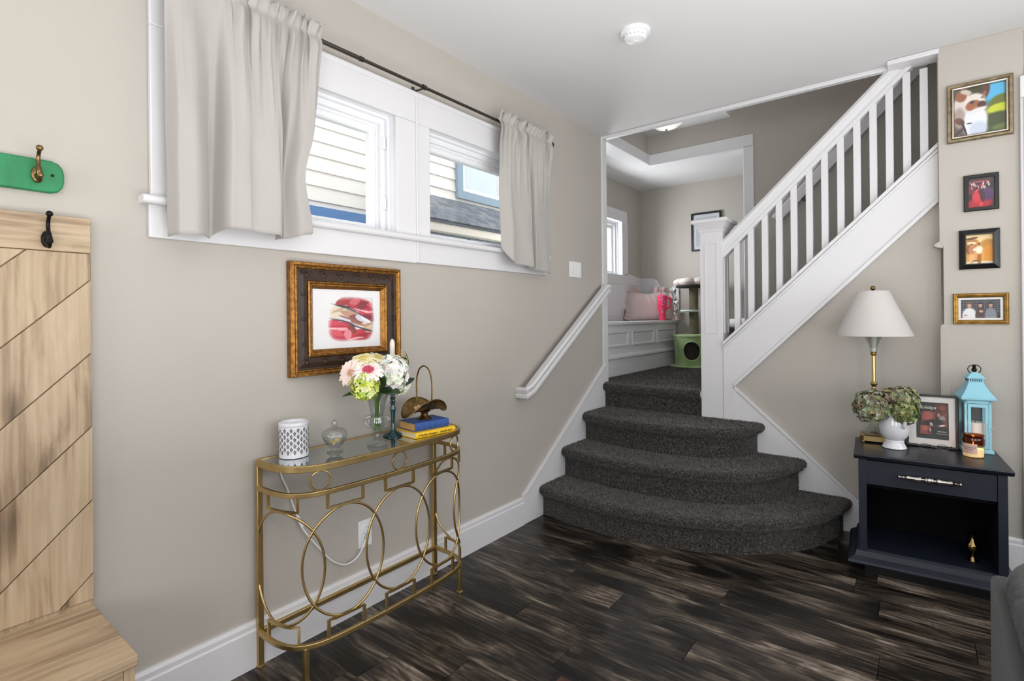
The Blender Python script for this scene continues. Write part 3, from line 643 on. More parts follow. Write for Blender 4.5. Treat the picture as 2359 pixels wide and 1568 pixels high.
B().sweep([(.085, -.05, -.005), (1.35, -.05, 1.305)], [(-.022, -.03), (.022, -.03), (.022, .0), (.028, .03), (.016, .045), (-.016, .045), (-.028, .03), (-.022, 0)]).obj('rail', WHITE, wr2, angle=30)
for t in (.15, .5, .85):
    B().tube([(.085+1.265*t, 0, 1.31*t-.065), (.085+1.265*t, -.05, 1.31*t-.065), (.085+1.265*t, -.05, 1.31*t-.02)], .008).obj('rail_bracket', PEWTER, wr2)

# ------------------------------------------------------------------ landing nook: built-in bench, panelling, cat tree
bn = thing('window_bench', 'white built-in bench with recessed front panels in the landing nook', 'bench', (-.32, 4.7, LZ))
bx = lambda x: x+.32
by = lambda y: y-4.7
bf = -.12
B().box(bx(NX+.003), bx(bf), by(3.78), by(5.57), .0, .443).obj('bench_box', WHITE, bn, smooth=False)
B().box(bx(NX+.003), bx(bf+.022), by(3.775), by(5.585), .443, .473).obj('bench_seat', WHITE, bn, bevel=.008)
B().box(bx(bf), bx(bf+.018), by(3.78), by(5.585), .0, .15).obj('bench_base', WHITE, bn, bevel=.004)
B().prism([(bx(bf), .15), (bx(bf+.034), .155), (bx(bf+.034), .172), (bx(bf+.014), .188), (bx(bf), .19)], 1, by(3.78), by(5.585)).obj('bench_moulding', WHITE, bn, angle=20)
for y0, y1 in ((3.82, 4.385), (4.467, 4.957), (5.035, 5.51)):
    z0, z1 = .255, .388
    B().rings([[(bx(bf+d), by(y0+i), z0+i), (bx(bf+d), by(y1-i), z0+i), (bx(bf+d), by(y1-i), z1-i), (bx(bf+d), by(y0+i), z1-i)] for i, d in ((0, .001), (0, .012), (.012, .012), (.022, .002), (.03, .002))]).obj('front_panel', WHITE, bn, angle=20)
wp = sempty('trim_7', (NX, 4.7, 1.25))         # white panelling with a swept top round the bench
wy = lambda y: y-4.7
og = [(0, 3.765), (.50, 3.765)]
top = [(wy(3.765), .485), (wy(5.10), .485), (wy(5.20), .505), (wy(5.30), .500), (wy(5.45), .478), (wy(NY-.002), .470)]
B().prism([(wy(3.765), 0), (wy(NY-.002), 0)]+top[::-1], 0, .001, .02).obj('panel_board', WHITE, wp, bevel=.002)
for y0, y1 in ((3.9, 4.45), (4.52, 5.12), (5.20, 5.56)):
    B().rings([[(.02+d, wy(y0+i), .05+i), (.02+d, wy(y1-i), .05+i), (.02+d, wy(y1-i), .40-i), (.02+d, wy(y0+i), .40-i)] for i, d in ((0, 0), (0, .006), (.014, .006), (.02, .0))], cap=False).obj('panel_bead', WHITE, wp, angle=20, fix=False)
pr = catmull([(.02, .47, 0), (.12, .468, 0), (.19, .445, 0), (.235, .375, 0), (.285, .335, 0), (.34, .345, 0), (.39, .385, 0), (.44, .395, 0)], 6)
B().prism([(.02, 0), (.44, 0)]+[(p.x, p.y) for p in pr][::-1], 1, wy(NY)-.02, wy(NY)-.001).obj('panel_board', WHITE, wp, bevel=.002)

PINK = pm('dusty_pink_linen', (206, 187, 185), .85, sheen=.2, vary=(7, (198, 177, 175), I3), bump=(420, .2, I3))
pw = thing('ruffled_pillow', 'dusty pink ruffled pillow propped in the bench corner behind the tumbler', 'pillow', (-.300, 5.31, 1.2525), rot=(0, 0, math.radians(47)))
def pill(u, v):
    x = (u-.5)*.50; z = v*.30
    e = (1-(2*u-1)**4)*(1-(2*v-1)**4); gather = .014*max(0, math.sin(u*44+math.sin(u*9)))*max(0, v-.5)*2.0*math.exp(-((u-.45)/.25)**2)
    return x, e, z, gather
bb = B()
bb.grid(lambda u, v: (pill(u, v)[0]*(1-.05*v), -.075*max(pill(u, v)[1], 0)**.5-pill(u, v)[3]+.12*v-.02, pill(u, v)[2]+.012*math.sin(u*9)*v), 40, 20)
bb.grid(lambda u, v: (pill(u, v)[0]*(1-.05*v), .06*max(pill(u, v)[1], 0)**.5+.12*v-.02, pill(u, v)[2]+.012*math.sin(u*9)*v), 40, 20)
bb.obj('cushion', PINK, pw, angle=70, fix=False)
def ruffle(path, width, waves, amp, name):
    Pp = catmull(path, 10); n = len(Pp)
    def fn(u, v):
        i = min(int(u*(n-1)), n-2); t = u*(n-1)-i; p = Pp[i].lerp(Pp[i+1], t); d = (Pp[i+1]-Pp[i]).normalized(); o_ = Vector((d.z, 0, -d.x))
        w = v*width
        return tuple(p+o_*w*(.8+.2*math.sin(u*waves*.63))+Vector((0, amp*v*math.sin(u*waves)-.015*v, amp*.4*v*math.cos(u*waves*1.3))))
    return B().grid(fn, 90, 5).obj(name, PINK, pw, angle=70, fix=False)
ruffle([(-.225, -.03, .0), (-.232, .03, .14), (-.215, .07, .27), (-.14, .085, .29), (-.09, .09, .292)], -.075, 30, .028, 'ruffle')
ruffle([(.06, .09, .29), (.14, .085, .29), (.215, .07, .27), (.232, .03, .14), (.225, -.03, .0)], -.075, 30, .028, 'ruffle')
HOT = pm('hot_pink_enamel', (238, 52, 108), .3, coat=.3, vary=(5, (244, 70, 96), I3)); LPINK = pm('pale_pink_print', (250, 170, 196), .5, bump=(60, .02, I3)); DPINK = pm('magenta_print', (176, 40, 104), .5, bump=(60, .02, I3))
tb = thing('tumbler', 'hot pink handled tumbler with stickers standing in front of the pillow', 'tumbler', (-.155, 5.275, 1.251), math.radians(25))
B().lathe([(.033, 0), (.036, .004), (.037, .09), (.047, .115), (.050, .24), (.051, .255), (.045, .262), (.012, .264)], 24).obj('body', HOT, tb)
B().tube(catmull([(.047, 0, .235), (.082, 0, .232), (.088, 0, .19), (.085, 0, .14), (.046, 0, .125)], 5), .010).obj('handle', HOT, tb)
B().tube([(-.01, 0, .26), (-.006, 0, .325)], .004).obj('straw', pm('magenta_straw', (200, 30, 90), .4), tb)
def sticker(a, z, w, h, rot, kind):
    for m, k, d in ((LPINK, 1.0, .0012), (DPINK, .74, .0020)):
        pts = []
        for i in range(16):
            t = 2*PI*i/16; c, s = math.cos(t), math.sin(t)
            if kind == 'round': x, y = w*k*c, h*k*s
            else: x, y = w*k*max(-1, min(1, 1.35*c)), h*k*max(-1, min(1, 1.35*s))
            X = x*math.cos(rot)-y*math.sin(rot); Y2 = x*math.sin(rot)+y*math.cos(rot)
            aa = a+X/.05; zz = z+Y2; rr = (.050 if zz > .115 else .0375+(.0095*max(0, min(1, (zz-.09)/.025))))+d
            pts.append((rr*math.cos(aa), rr*math.sin(aa), zz))
        B().add(pts, [tuple(range(16))]).obj('sticker', m, tb, smooth=False)
A0 = -PI/2-math.radians(3)
sticker(A0-.25, .232, .018, .018, 0, 'round'); sticker(A0+.25, .182, .021, .013, .6, 'rect'); sticker(A0+.05, .10, .010, .022, 0, 'rect')

GRN = pm('sage_green_plush', (156, 178, 124), .95, sheen=.3, vary=(9, (136, 162, 100), I3), bump=(260, .5, I3)); SISAL = pm('olive_sisal', (104, 97, 76), .9, bump=(300, .6, (.3, .3, 3)))
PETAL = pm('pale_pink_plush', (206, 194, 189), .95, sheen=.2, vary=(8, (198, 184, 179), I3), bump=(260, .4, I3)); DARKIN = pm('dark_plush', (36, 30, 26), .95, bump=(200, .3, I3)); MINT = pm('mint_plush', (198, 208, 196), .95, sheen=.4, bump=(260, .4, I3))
ct = thing('cat_tree', 'green cat tree with round hideaway and pink petal perch behind the newel post', 'cat tree', (.145, 5.36, LZ+.002))
def houseR(v): return .185+.018*v*v
# drum with a round doorway facing the stairs
da = -PI/2+math.radians(12); hr = .085; hz = .165
def drum(u, v):
    a = 2*PI*u+da+PI; return a, .015+v*.29
bb = B(); nu, nv = 96, 40; vs = []; keep = {}
for j in range(nv+1):
    for i in range(nu):
        a, z = drum(i/nu, j/nv); rr = houseR(j/nv); da_ = (a-da+PI) % (2*PI)-PI; x_ = da_*rr; z_ = z-hz
        d_ = math.hypot(x_, z_*.88)
        if 1e-6 < d_ < hr*1.0:                          # pull the mesh back to the rim of the hole
            x_, z_ = x_/d_*hr, z_/d_*hr; a = da+x_/rr; z = hz+z_
            keep[(i, j)] = True
        vs.append((rr*math.cos(a), rr*math.sin(a), z))
fs = []
for j in range(nv):
    for i in range(nu):
        c = [(i, j), ((i+1) % nu, j), ((i+1) % nu, j+1), (i, j+1)]
        if all(k in keep for k in c): continue
        fs.append(tuple(k[1]*nu+k[0] for k in c))
bb.add(vs, fs); bb.lathe([(.203, .300), (.211, .312), (.205, .325), (.10, .330)], 40, closed_bot=False)
bb.obj('hideaway', GRN, ct, angle=60, fix=False)
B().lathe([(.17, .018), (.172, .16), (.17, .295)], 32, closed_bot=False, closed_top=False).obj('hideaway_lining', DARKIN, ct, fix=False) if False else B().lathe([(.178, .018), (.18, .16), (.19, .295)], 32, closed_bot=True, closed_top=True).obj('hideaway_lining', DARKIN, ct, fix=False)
bb = B(); rimp = [( (houseR((hz+hr*math.sin(t)-.015)/.29)+.002)*math.cos(da+hr*math.cos(t)/.19), (houseR((hz+hr*math.sin(t)-.015)/.29)+.002)*math.sin(da+hr*math.cos(t)/.19), hz+hr*math.sin(t)/.88) for t in [2*PI*k/28 for k in range(28)]]
bb.tube(rimp, .007, 6, closed=True).obj('doorway_rim', GRN, ct)
B().lathe([(.24, 0), (.245, .008), (.24, .018), (.0, .018)], 40).obj('base', GRN, ct)
B().lathe([(.045, .32), (.045, .812)], 20).obj('post', SISAL, ct)
B().lathe([(.085, .555), (.092, .565), (.085, .578), (.0, .578)], 18, c=(-.03, -.05, 0)).obj('step_ledge', MINT, ct)
B().lathe([(.17, .805), (.175, .815), (.17, .825), (0, .825)], 28).obj('perch', DARKIN, ct)
for k in range(6):
    a = 2*PI*k/6+.35
    B().ball((.115*math.cos(a), .115*math.sin(a), .858), .085, .085, .045, 14, 8).obj('perch_petal', PETAL, ct)
DOTS = pm('black_white_dot_tail', (226, 222, 220), .9, vary=(55, (24, 22, 24), I3))
toy = [(-.155, -.11, .80), (-.157, -.112, .72), (-.152, -.112, .63), (-.150, -.112, .555), (-.14, -.112, .50)]
B().tube(catmull(toy, 5), [.011+.005*math.sin(i*.9) for i in range(21)], 8).obj('dangling_tail', DOTS, ct)
B().tube(catmull([(-.12, -.115, .80), (-.10, -.115, .70), (-.105, -.115, .58), (-.08, -.115, .49)], 5), .0022, 5).obj('toy_cord', SISAL, ct)
B().ball((-.128, -.118, .655), .022, n=12, m=8).obj('toy_ball', PETAL, ct); B().tube([(-.10, -.115, .52), (-.055, -.115, .475)], [.008, .004], 6).obj('toy_feather', pm('brown_feather', (120, 84, 62), .9, bump=(200, .3, I3)), ct)

pf = thing('storage_stool', 'dark box stool with a white padded top glimpsed right of the newel post', 'stool', (.62, 5.3, LZ+.002))
B().box(-.17, .17, -.17, .17, 0, .40).obj('stool_box', BLACK, pf, bevel=.01); B().rings([[(x*s, y*s, z) for x, y in [(.17*math.copysign(abs(math.cos(t))**.5, math.cos(t)), .17*math.copysign(abs(math.sin(t))**.5, math.sin(t))) for t in [2*PI*k/28 for k in range(28)]]] for s, z in ((.9, .40), (1.0, .412), (1.02, .44), (.98, .468), (.85, .48), (.2, .488))]).obj('padded_top', PAPER, pf, angle=60)

np_ = thing('nook_picture', 'black framed print on the nook back wall partly behind the newel cap', 'picture', (.205, NY-.002, 2.18))
B().rings(frame_rings(.31, .40, [(0, 0), (0, .022), (.018, .022), (.018, .008)]), cap=False).obj('frame', BLACK, np_, smooth=False, fix=False)
painted('mat_board', .275, .365, lambda U, V: over(over(flat(U, (196, 199, 205)), (172, 176, 184), np.clip(((abs(U-.5) < .40) & (abs(V-.5) < .42))[..., None]*1.0, 0, 1)), (120, 112, 108), blob(U, V, .5, .45, .22, .28)), np_, 40, 50, loc=(0, -.009, 0))
B().box(-.14, .14, -.014, -.012, -.185, .185).obj('glazing', PICGLASS, np_, smooth=False)

# ------------------------------------------------------------------ hall tree and hook rack by the left edge
ht = thing('hall_tree', 'light oak hall tree bench with diagonal plank back at the left edge', 'hall tree', (0, -.03, 0))
ym = .486
def clip(poly, a, b_, c):                  # keep a*y+b*z<=c
    out = []
    for i in range(len(poly)):
        p, q2 = poly[i], poly[(i+1) % len(poly)]; dp = a*p[0]+b_*p[1]-c; dq = a*q2[0]+b_*q2[1]-c
        if dp <= 0: out.append(p)
        if dp*dq < 0: t = dp/(dp-dq); out.append((p[0]+(q2[0]-p[0])*t, p[1]+(q2[1]-p[1])*t))
    return out
B().box(.004, .022, -ym, ym, .02, 1.60).obj('back_board', OAK, ht, bevel=.001)
B().box(.006, .034, -ym, ym, 1.503, 1.606).obj('top_rail', OAKY, ht, bevel=.002)
for side in (1, -1):
    for k in range(-2, 9):
        zt = 1.425-.2195*k; rect = [(0.001, .468), (ym, .468), (ym, 1.5015), (.001, 1.5015)]
        g = .0018                           # groove half width between boards
        poly = clip(rect, -1, 1, zt-ym*.99-g*1.4) if False else clip(rect, -.99, 1, zt-.99*ym-g)
        poly = clip(poly, .99, -1, -(zt-.2195)+.99*ym-g)
        if len(poly) < 3: continue
        poly = [(p[0]*side, p[1]) for p in poly]
        B().prism(poly, 0, .022, .031).obj('back_plank', OAK, ht, bevel=.0012, seg=1)
B().box(.004, .418, -ym-.004, ym-.001, .425, .452).obj('seat', OAKY, ht, bevel=.002)
B().box(.006, .405, ym-.028, ym-.004, 0.0, .424).obj('side_panel', OAK, ht, bevel=.0015)
B().box(.006, .405, -ym, -ym+.022, 0.0, .424).obj('side_panel', OAK, ht, bevel=.0015)
B().box(.006, .40, -ym+.023, ym-.029, .03, .05).obj('shelf', OAKY, ht, bevel=.0015)
B().box(.385, .404, -ym+.023, ym-.029, .34, .424).obj('apron', OAKY, ht, bevel=.0015)
for y in (-.165, .16): B().box(.01, .40, y-.01, y+.01, .051, .34).obj('divider', OAK, ht, bevel=.0015)
def hook(parent, y, z, x, m):
    h = B().ball((x+.004, y, z-.018), .006, .0135, .024, 14, 8)
    h.tube(catmull([(x+.004, y, z-.02), (x+.024, y, z-.03), (x+.03, y, z-.012), (x+.02, y, z+.012), (x+.022, y, z+.03), (x+.036, y, z+.046)], 5), [.0075]*5+[.0062]*8+[.005]*8+[.0048]*5, 8)
    h.ball((x+.038, y, z+.05), .0085, n=10, m=7).tube(catmull([(x+.012, y, z-.03), (x+.03, y, z-.042), (x+.044, y, z-.030)], 5), .0048, 8).ball((x+.045, y, z-.027), .0072, n=10, m=7)
    return h.obj('hook', m, parent, angle=60)
for y in (-.34, .01, .385): hook(ht, y, 1.552, .034, BLACKM)
rk = thing('hook_rack', 'green painted board with bronze hooks on the wall above the hall tree', 'hook rack', (0, -.03, 1.717))
hl, hh = .430, .046
B().prism([(-hl+.018, -hh), (hl-.030, -hh), (hl-.014, -hh+.006), (hl-.005, -hh+.018), (hl-.001, -hh+.034), (hl-.001, hh-.034), (hl-.005, hh-.018), (hl-.014, hh-.006), (hl-.030, hh), (-hl+.018, hh), (-hl, hh-.018), (-hl, -hh+.018)], 0, .001, .02).obj('board', GREEN, rk, bevel=.004)
for y in (-.35, .01, .368): hook(rk, y, .018, .02, BRONZE)
for y in (-.405, .402): B().tube([(.019, y, .004), (.0215, y, .004)], .0042, 10).obj('screw_hole', BLACKM, rk)

# ------------------------------------------------------------------ curtains on the rod
rd = thing('curtain_rod', 'dark pewter curtain rod with ball finials across both windows', 'curtain rod', (.08, 1.757, 2.428))
B().tube([(0, -1.16, 0), (0, -.36, 0)], .0095, 12).tube([(0, -.372, 0), (0, -.366, 0)], .0115, 12).tube([(0, -.360, 0), (0, -.354, 0)], .0115, 12).obj('rod_tube', PEWTER, rd)
B().tube([(0, -.36, 0), (0, 1.10, 0)], .0078, 12).obj('rod_tube', PEWTER, rd)
for s in (-1.17, 1.115): B().ball((0, s, 0), .019, n=14, m=10).tube([(0, s*.985, 0), (0, s*.99+.0, 0)], .011, 10).obj('finial', PEWTER, rd)
for y in (-1.10, .0, 1.05):
    B().tube(catmull([(-.076, y-.004, -.006), (-.06, y-.004, -.004), (-.03, y-.002, -.004), (-.006, y, -.006)], 4), .005, 8).box(-.0795, -.074, y-.010, y+.004, -.009, .022).tube([(0, y-.01, 0), (0, y+.01, 0)], .0125, 12).obj('bracket', PEWTER, rd)
def spline1(pts, u):
    for i in range(len(pts)-1):
        if u <= pts[i+1][0] or i == len(pts)-2:
            t = (u-pts[i][0])/(pts[i+1][0]-pts[i][0]); t = max(0, min(1, t)); t = t*t*(3-2*t); return pts[i][1]+(pts[i+1][1]-pts[i][1])*t
def smooth(a, b_, x): t = max(0, min(1, (x-a)/(b_-a))); return t*t*(3-2*t)
def curtain(name, label, ytop, ybot, xfold, zhem, gather, loc, nu=200, nv=56, tuck=0.0):
    t = thing(name, label, 'curtain', loc, group='curtains on the rod over the windows')
    def fn(u, v):
        # v: 0 top of the heading, 1 hem; the rod sits at v = .05
        ztop = 2.472+.004*math.sin(u*83+2*math.sin(u*9))+.003*math.sin(u*171+1)
        z = ztop+(spline1(zhem, u)-ztop)*v
        y = (ytop[0]+(ytop[1]-ytop[0])*u)*(1-v)+v*spline1(ybot, u)
        g = gather(u); wt = max(0, 1-v*1.7)**1.3
        pinch = math.exp(-((v-.055)/.022)**2)
        x = .0945+wt*g*(.011*(1+math.sin(u*2*PI*13+1.6*math.sin(u*9)))+.006*(1+math.sin(u*2*PI*26+.7+2.4*math.sin(u*11))))*(1-.8*pinch)*(1+.5*math.exp(-((v-.13)/.06)**2))
        head = math.exp(-(v/.022)**2); x += g*head*(.006+.006*math.sin(u*2*PI*41+2*math.sin(u*13)))
        y += wt*g*.008*math.sin(u*2*PI*17+2+math.sin(u*14))+tuck*max(0, (u-.72)/.28)*math.exp(-((v-.74)/.17)**2)
        x += spline1(xfold, u)*smooth(.0, .62, v)+.004*math.sin(u*17+v*5)*v+.003*math.sin(u*31-v*9)*math.sin(v*7)
        return (max(x, .061)-loc[0], y-loc[1], z-loc[2])
    o = B().grid(fn, nu, nv).obj('cloth', CURTAIN, t, angle=80, fix=False)
    md = o.modifiers.new('thick', 'SOLIDIFY'); md.thickness = .0016; md.offset = 0
    return t
curtain('curtain', 'wide off white curtain gathered at the left end of the rod', (.635, 1.190),
        [(0, .648), (.27, .775), (.45, .88), (.62, .985), (.74, 1.015), (1, 1.138)],
        [(0, -.02), (.05, .050), (.12, .052), (.27, -.034), (.30, -.03), (.35, .055), (.42, .062), (.5, .052), (.60, .060), (.66, .050), (.735, -.05), (.80, .0), (.88, .040), (.95, .035), (1, -.01)],
        [(0, 1.572), (.18, 1.578), (.28, 1.580), (.34, 1.612), (.60, 1.606), (.70, 1.602), (.80, 1.605), (.92, 1.625), (1, 1.650)],
        lambda u: smooth(.30, .42, u), (.09, .9, 1.6), tuck=-.052)
curtain('curtain', 'narrow off white curtain with a dark slit at the right end of the rod', (2.300, 2.850),
        [(0, 2.355), (.2, 2.42), (.48, 2.60), (.53, 2.622), (.60, 2.655), (1, 2.862)],
        [(0, -.02), (.14, .022), (.30, .012), (.44, .026), (.50, .022), (.535, -.052), (.575, -.05), (.62, .012), (.8, .0), (1, -.03)],
        [(0, 1.70), (.14, 1.625), (.3, 1.610), (.48, 1.604), (.56, 1.600), (.62, 1.59), (1, 1.580)],
        lambda u: 1.0, (.09, 2.6, 1.6), nu=180, nv=56)

# ------------------------------------------------------------------ framed art print on the window wall
BROWN = pm('dark_walnut_gesso', (58, 38, 25), .55, vary=(30, (48, 31, 20), I3), bump=(70, .35, I3)); AGOLD = pm('antique_gold_leaf', (168, 120, 60), .36, .85, vary=(60, (126, 84, 38), I3), bump=(140, .45, I3))
af = thing('framed_art_print', 'abstract red and cream print in a wide brown and gold ornate frame', 'picture', (.001, 1.362, 1.300), PI/2)
FW, FH = .552, .464
def fr(n, prof, m, par, w=FW, h=FH): return B().rings(frame_rings(w, h, prof), cap=False).obj(n, m, par, angle=25, fix=False)
fr('outer_lip', [(0, 0), (0, .030), (.004, .036), (.012, .038), (.018, .034), (.022, .036), (.026, .032), (.028, .026)], AGOLD, af)
fr('brown_band', [(.028, .024), (.034, .022), (.055, .030), (.074, .024), (.078, .020)], BROWN, af)
fr('inner_lip', [(.077, .020), (.077, .028), (.083, .031), (.088, .027), (.093, .027), (.098, .022), (.106, .012)], AGOLD, af)
bd = B()
for ins, dd, r_, stp in ((.025, .034, .0022, .0075), (.0905, .028, .0018, .0065), (.004, .034, .0028, .011)):
    w_, h_ = FW-2*ins, FH-2*ins
    for sx_, a, b_ in ((0, w_, -h_/2), (0, w_, h_/2), (1, h_, -w_/2), (1, h_, w_/2)):
        n = int(a/stp)
        for i in range(n+1):
            s = -a/2+a*i/n; p = (s, -dd, b_) if sx_ == 0 else (b_, -dd, s); bd.ball(p, r_, n=5, m=3)
stuff(bd.obj('beading', AGOLD, af))
orn = B().mesh
def rosette():
    o = B().ball((0, 0, 0), .0085, .0035, .0085, 10, 6)
    for s in (1, -1):
        pts = [(s*(.012+.016*t)*math.cos(2.6*t*s+.6), .0005, (.012+.014*t)*math.sin(2.6*t+.6)) for t in [k/7 for k in range(8)]]
        o.tube(pts, [.0028-.0017*k/7 for k in range(8)], 6)
    return o
rm = rosette().mesh('rosette', BROWN)
for i in range(6):
    for z in (FH/2-.054, -FH/2+.054): link('rosette', rm, af, loc=(-.205+.082*i, -.0285, z))
for i in range(3):
    for x in (FW/2-.054, -FW/2+.054): link('rosette', rm, af, loc=(x, -.028, -.10+.10*i), rot=(0, PI/2, 0))
def art(U, V):
    c = flat(U, (232, 231, 232)); inn = ((U > .22) & (U < .885) & (V > .12) & (V < .86))[..., None]*1.0
    red, dk, cream, pinkc = (178, 44, 58), (128, 28, 44), (222, 206, 182), (232, 150, 160)
    p = flat(U, (234, 232, 233)); wob = .018*pnoise(U, V, 2.4, 8)[..., 0]; wob2 = .022*pnoise(U, V, 2.0, 11)[..., 0]
    for cx, cy, rx, ry, rt, col in [(.70, .76, .27, .15, -8, red), (.80, .70, .17, .11, -10, dk), (.46, .80, .15, .07, 20, (168, 60, 66)), (.80, .56, .14, .12, -25, (196, 54, 70)), (.84, .50, .13, .06, -30, dk),
                                    (.36, .40, .22, .09, -14, (206, 74, 92)), (.40, .25, .23, .13, -20, (190, 44, 62)), (.70, .22, .19, .10, 8, (196, 42, 54)), (.76, .20, .13, .06, 12, (158, 24, 40)), (.36, .33, .18, .03, -8, pinkc), (.72, .86, .2, .02, -10, pinkc), (.86, .62, .12, .014, 3, pinkc), (.56, .30, .05, .09, 40, (140, 52, 44)), (.60, .80, .10, .05, 30, (206, 92, 100)), (.33, .27, .12, .05, -30, (214, 88, 100)), (.86, .74, .07, .05, 0, (206, 70, 84)), (.50, .22, .06, .08, 10, (226, 140, 148)), (.72, .64, .16, .012, -12, (240, 190, 190)), (.30, .34, .16, .010, -4, (240, 200, 204)), (.62, .155, .14, .012, 12, (240, 176, 176))]:
        p = over(p, col, blob(U+wob, V+wob2, cx, cy, rx, ry, rt, .10))
    for cx, cy, rx, ry, rt, col in [(.44, .57, .22, .10, -18, cream), (.34, .63, .10, .10, 40, (228, 214, 190)), (.72, .43, .22, .08, -24, (226, 216, 200)), (.84, .36, .11, .09, 30, (214, 184, 150)), (.58, .55, .22, .05, -26, (196, 150, 128)), (.62, .48, .12, .07, -20, (138, 74, 68)), (.70, .49, .09, .05, -30, (206, 208, 218)),
                                    (.45, .49, .10, .05, 0, (214, 214, 224)), (.37, .66, .12, .025, 30, (196, 172, 142)), (.52, .50, .16, .018, -24, (150, 96, 84)), (.78, .47, .10, .030, -28, (234, 232, 236)), (.84, .42, .09, .020, 35, (176, 140, 108)), (.66, .40, .14, .016, -18, (168, 120, 96))]:
        p = over(p, col, blob(U+wob, V+wob2, cx, cy, rx, ry, rt, .08))
    for cx, cy, rx, rt in [(.42, .71, .16, -18), (.62, .60, .18, -27), (.44, .45, .20, -23), (.68, .34, .20, -17), (.84, .29, .10, -8), (.56, .37, .06, -60)]:
        p = over(p, (46, 44, 58), blob(U+wob, V+wob2, cx, cy, rx, .012, rt, .5)*.9)
    rag = .10*pnoise(U, V, 3.1, 5)[..., 0]; edge = np.clip((1.05+rag-((np.abs(U-.555)/.345)**4+(np.abs(V-.49)/.385)**4))/.55, 0, 1)[..., None]
    c = c*(1-edge)+p*edge
    line = (((np.abs(U-.87) < .004) & (V < .86) & (V > .30)) | ((np.abs(V-.86) < .005) & (U > .42) & (U < .87)))[..., None]*1.0
    return over(c, (150, 146, 150), line*.6)
painted('print', FW-.208, FH-.208, art, af, 150, 120, loc=(0, -.0095, 0))
B().box(-(FW-.21)/2, (FW-.21)/2, -.0125, -.0105, -(FH-.21)/2, (FH-.21)/2).obj('glazing', PICGLASS, af, smooth=False)

# switch plate and outlet
sw = thing('light_switch', 'white three gang rocker switch plate on the wall beside the curtain', 'switch', (0, 3.283, 1.641), PI/2)
B().box(-.083, .083, -.006, -.0002, -.057, .057).obj('plate', PLASTIC, sw, bevel=.003)
for x in (-.046, 0, .046):
    B().box(x-.0165, x+.0165, -.0085, -.006, -.034, .034).prism([(-.0085, -.031), (-.0085, .031), (-.012, .031), (-.0095, 0), (-.0085, -.031)][:4], 0, x-.0145, x+.0145).obj('rocker', PLASTIC, sw, bevel=.001)
ol = thing('wall_outlet', 'white duplex outlet on the wall behind the console table', 'outlet', (0, 1.445, .332), PI/2)
B().box(-.036, .036, -.006, -.0002, -.06, .06).obj('plate', PLASTIC, ol, bevel=.003)
for z in (-.0195, .0195):
    r_ = B().lathe([(.0165, 0), (.0165, .003), (0, .003)], 20).xf(Matrix.Translation((0, -.006, z)) @ Matrix.Rotation(PI/2, 4, 'X')).obj('receptacle', PLASTIC, ol)
    B().box(-.007, -.005, -.0096, -.0088, z-.002, z+.007).box(.005, .007, -.0096, -.0088, z-.001, z+.006).box(-.002, .002, -.0096, -.0088, z-.010, z-.006).obj('slot', BLACK, ol, smooth=False)
cd = thing('power_cord', 'white power cord hanging behind the console table to the outlet', 'cord', (.03, 1.2, .5))
B().tube([(p[0]-.03, p[1]-1.2, p[2]-.5) for p in catmull([(.012, 1.045, .775), (.012, 1.049, .70), (.014, 1.076, .626), (.018, 1.119, .494), (.022, 1.142, .443), (.02, 1.209, .349), (.02, 1.27, .275), (.02, 1.332, .238), (.022, 1.39, .25), (.026, 1.425, .30), (.032, 1.442, .345)], 6)], .0032, 6).obj('cable', PLASTIC, cd)
B().box(-.028, .012, .235, .252, -.165, -.135).obj('plug', PLASTIC, cd, bevel=.004)
B().tube([(-.010, -.088, .015), (-.007, -.068, -.035)], [.0075, .0075], 8).obj('inline_switch', PLASTIC, cd, bevel=.002)

# ------------------------------------------------------------------ gold console table
tbx = thing('console_table', 'gold metal console table with circle lattice front and mirrored top', 'table', (.16, 1.40, 0))
TX, TY = .16, 1.40
outl = catmull([(.03, .950, 0), (.09, .950, 0), (.16, .955, 0), (.225, .978, 0), (.268, 1.03, 0), (.288, 1.11, 0), (.298, 1.25, 0), (.302, 1.40, 0), (.298, 1.55, 0), (.288, 1.69, 0), (.268, 1.77, 0), (.225, 1.822, 0), (.16, 1.845, 0), (.09, 1.850, 0), (.03, 1.850, 0)], 6)
ln = [0]
for i in range(len(outl)-1): ln.append(ln[-1]+(outl[i+1]-outl[i]).length)
UT = ln[-1]
def at(u, z, o_=0.0):
    u = max(0, min(UT, u)); i = max(k for k in range(len(ln)) if ln[k] <= u+1e-9); i = min(i, len(ln)-2)
    t = (u-ln[i])/(ln[i+1]-ln[i]); p = outl[i].lerp(outl[i+1], t); d = (outl[min(i+1, len(outl)-1)]-outl[i]).normalized()
    return (p.x+d.y*o_-TX, p.y-d.x*o_-TY, z)
def ringpath(z): return [(p.x-TX, p.y-TY, z) for p in outl]
RP = lambda w, h: [(-w, -h), (w, -h), (w, h), (-w, h)]
B().sweep(ringpath(.765), RP(.008, .012)).sweep([(.03-TX, 1.850-TY, .765), (.03-TX, .950-TY, .765)], RP(.008, .012)).obj('top_frame', GOLD, tbx, bevel=.002, angle=40)
B().sweep(ringpath(.672), RP(.007, .009)).obj('apron_ring', GOLD, tbx, bevel=.002, angle=40)
B().sweep(ringpath(.132), RP(.007, .009)).obj('bottom_ring', GOLD, tbx, bevel=.002, angle=40)
B().sweep([(.03-TX, .950-TY, .132), (.03-TX, 1.850-TY, .132)], RP(.008, .010)).obj('back_rail', GOLD, tbx, bevel=.002)
B().prism([(p.x-TX-(.008 if p.x > .05 else -.006)*(1 if p.x > .2 else .2), p.y-TY+(.009 if p.y < 1.0 else (-.009 if p.y > 1.8 else 0))) for p in outl], 2, .766, .7745).obj('mirror_top', MIRROR, tbx, smooth=False)
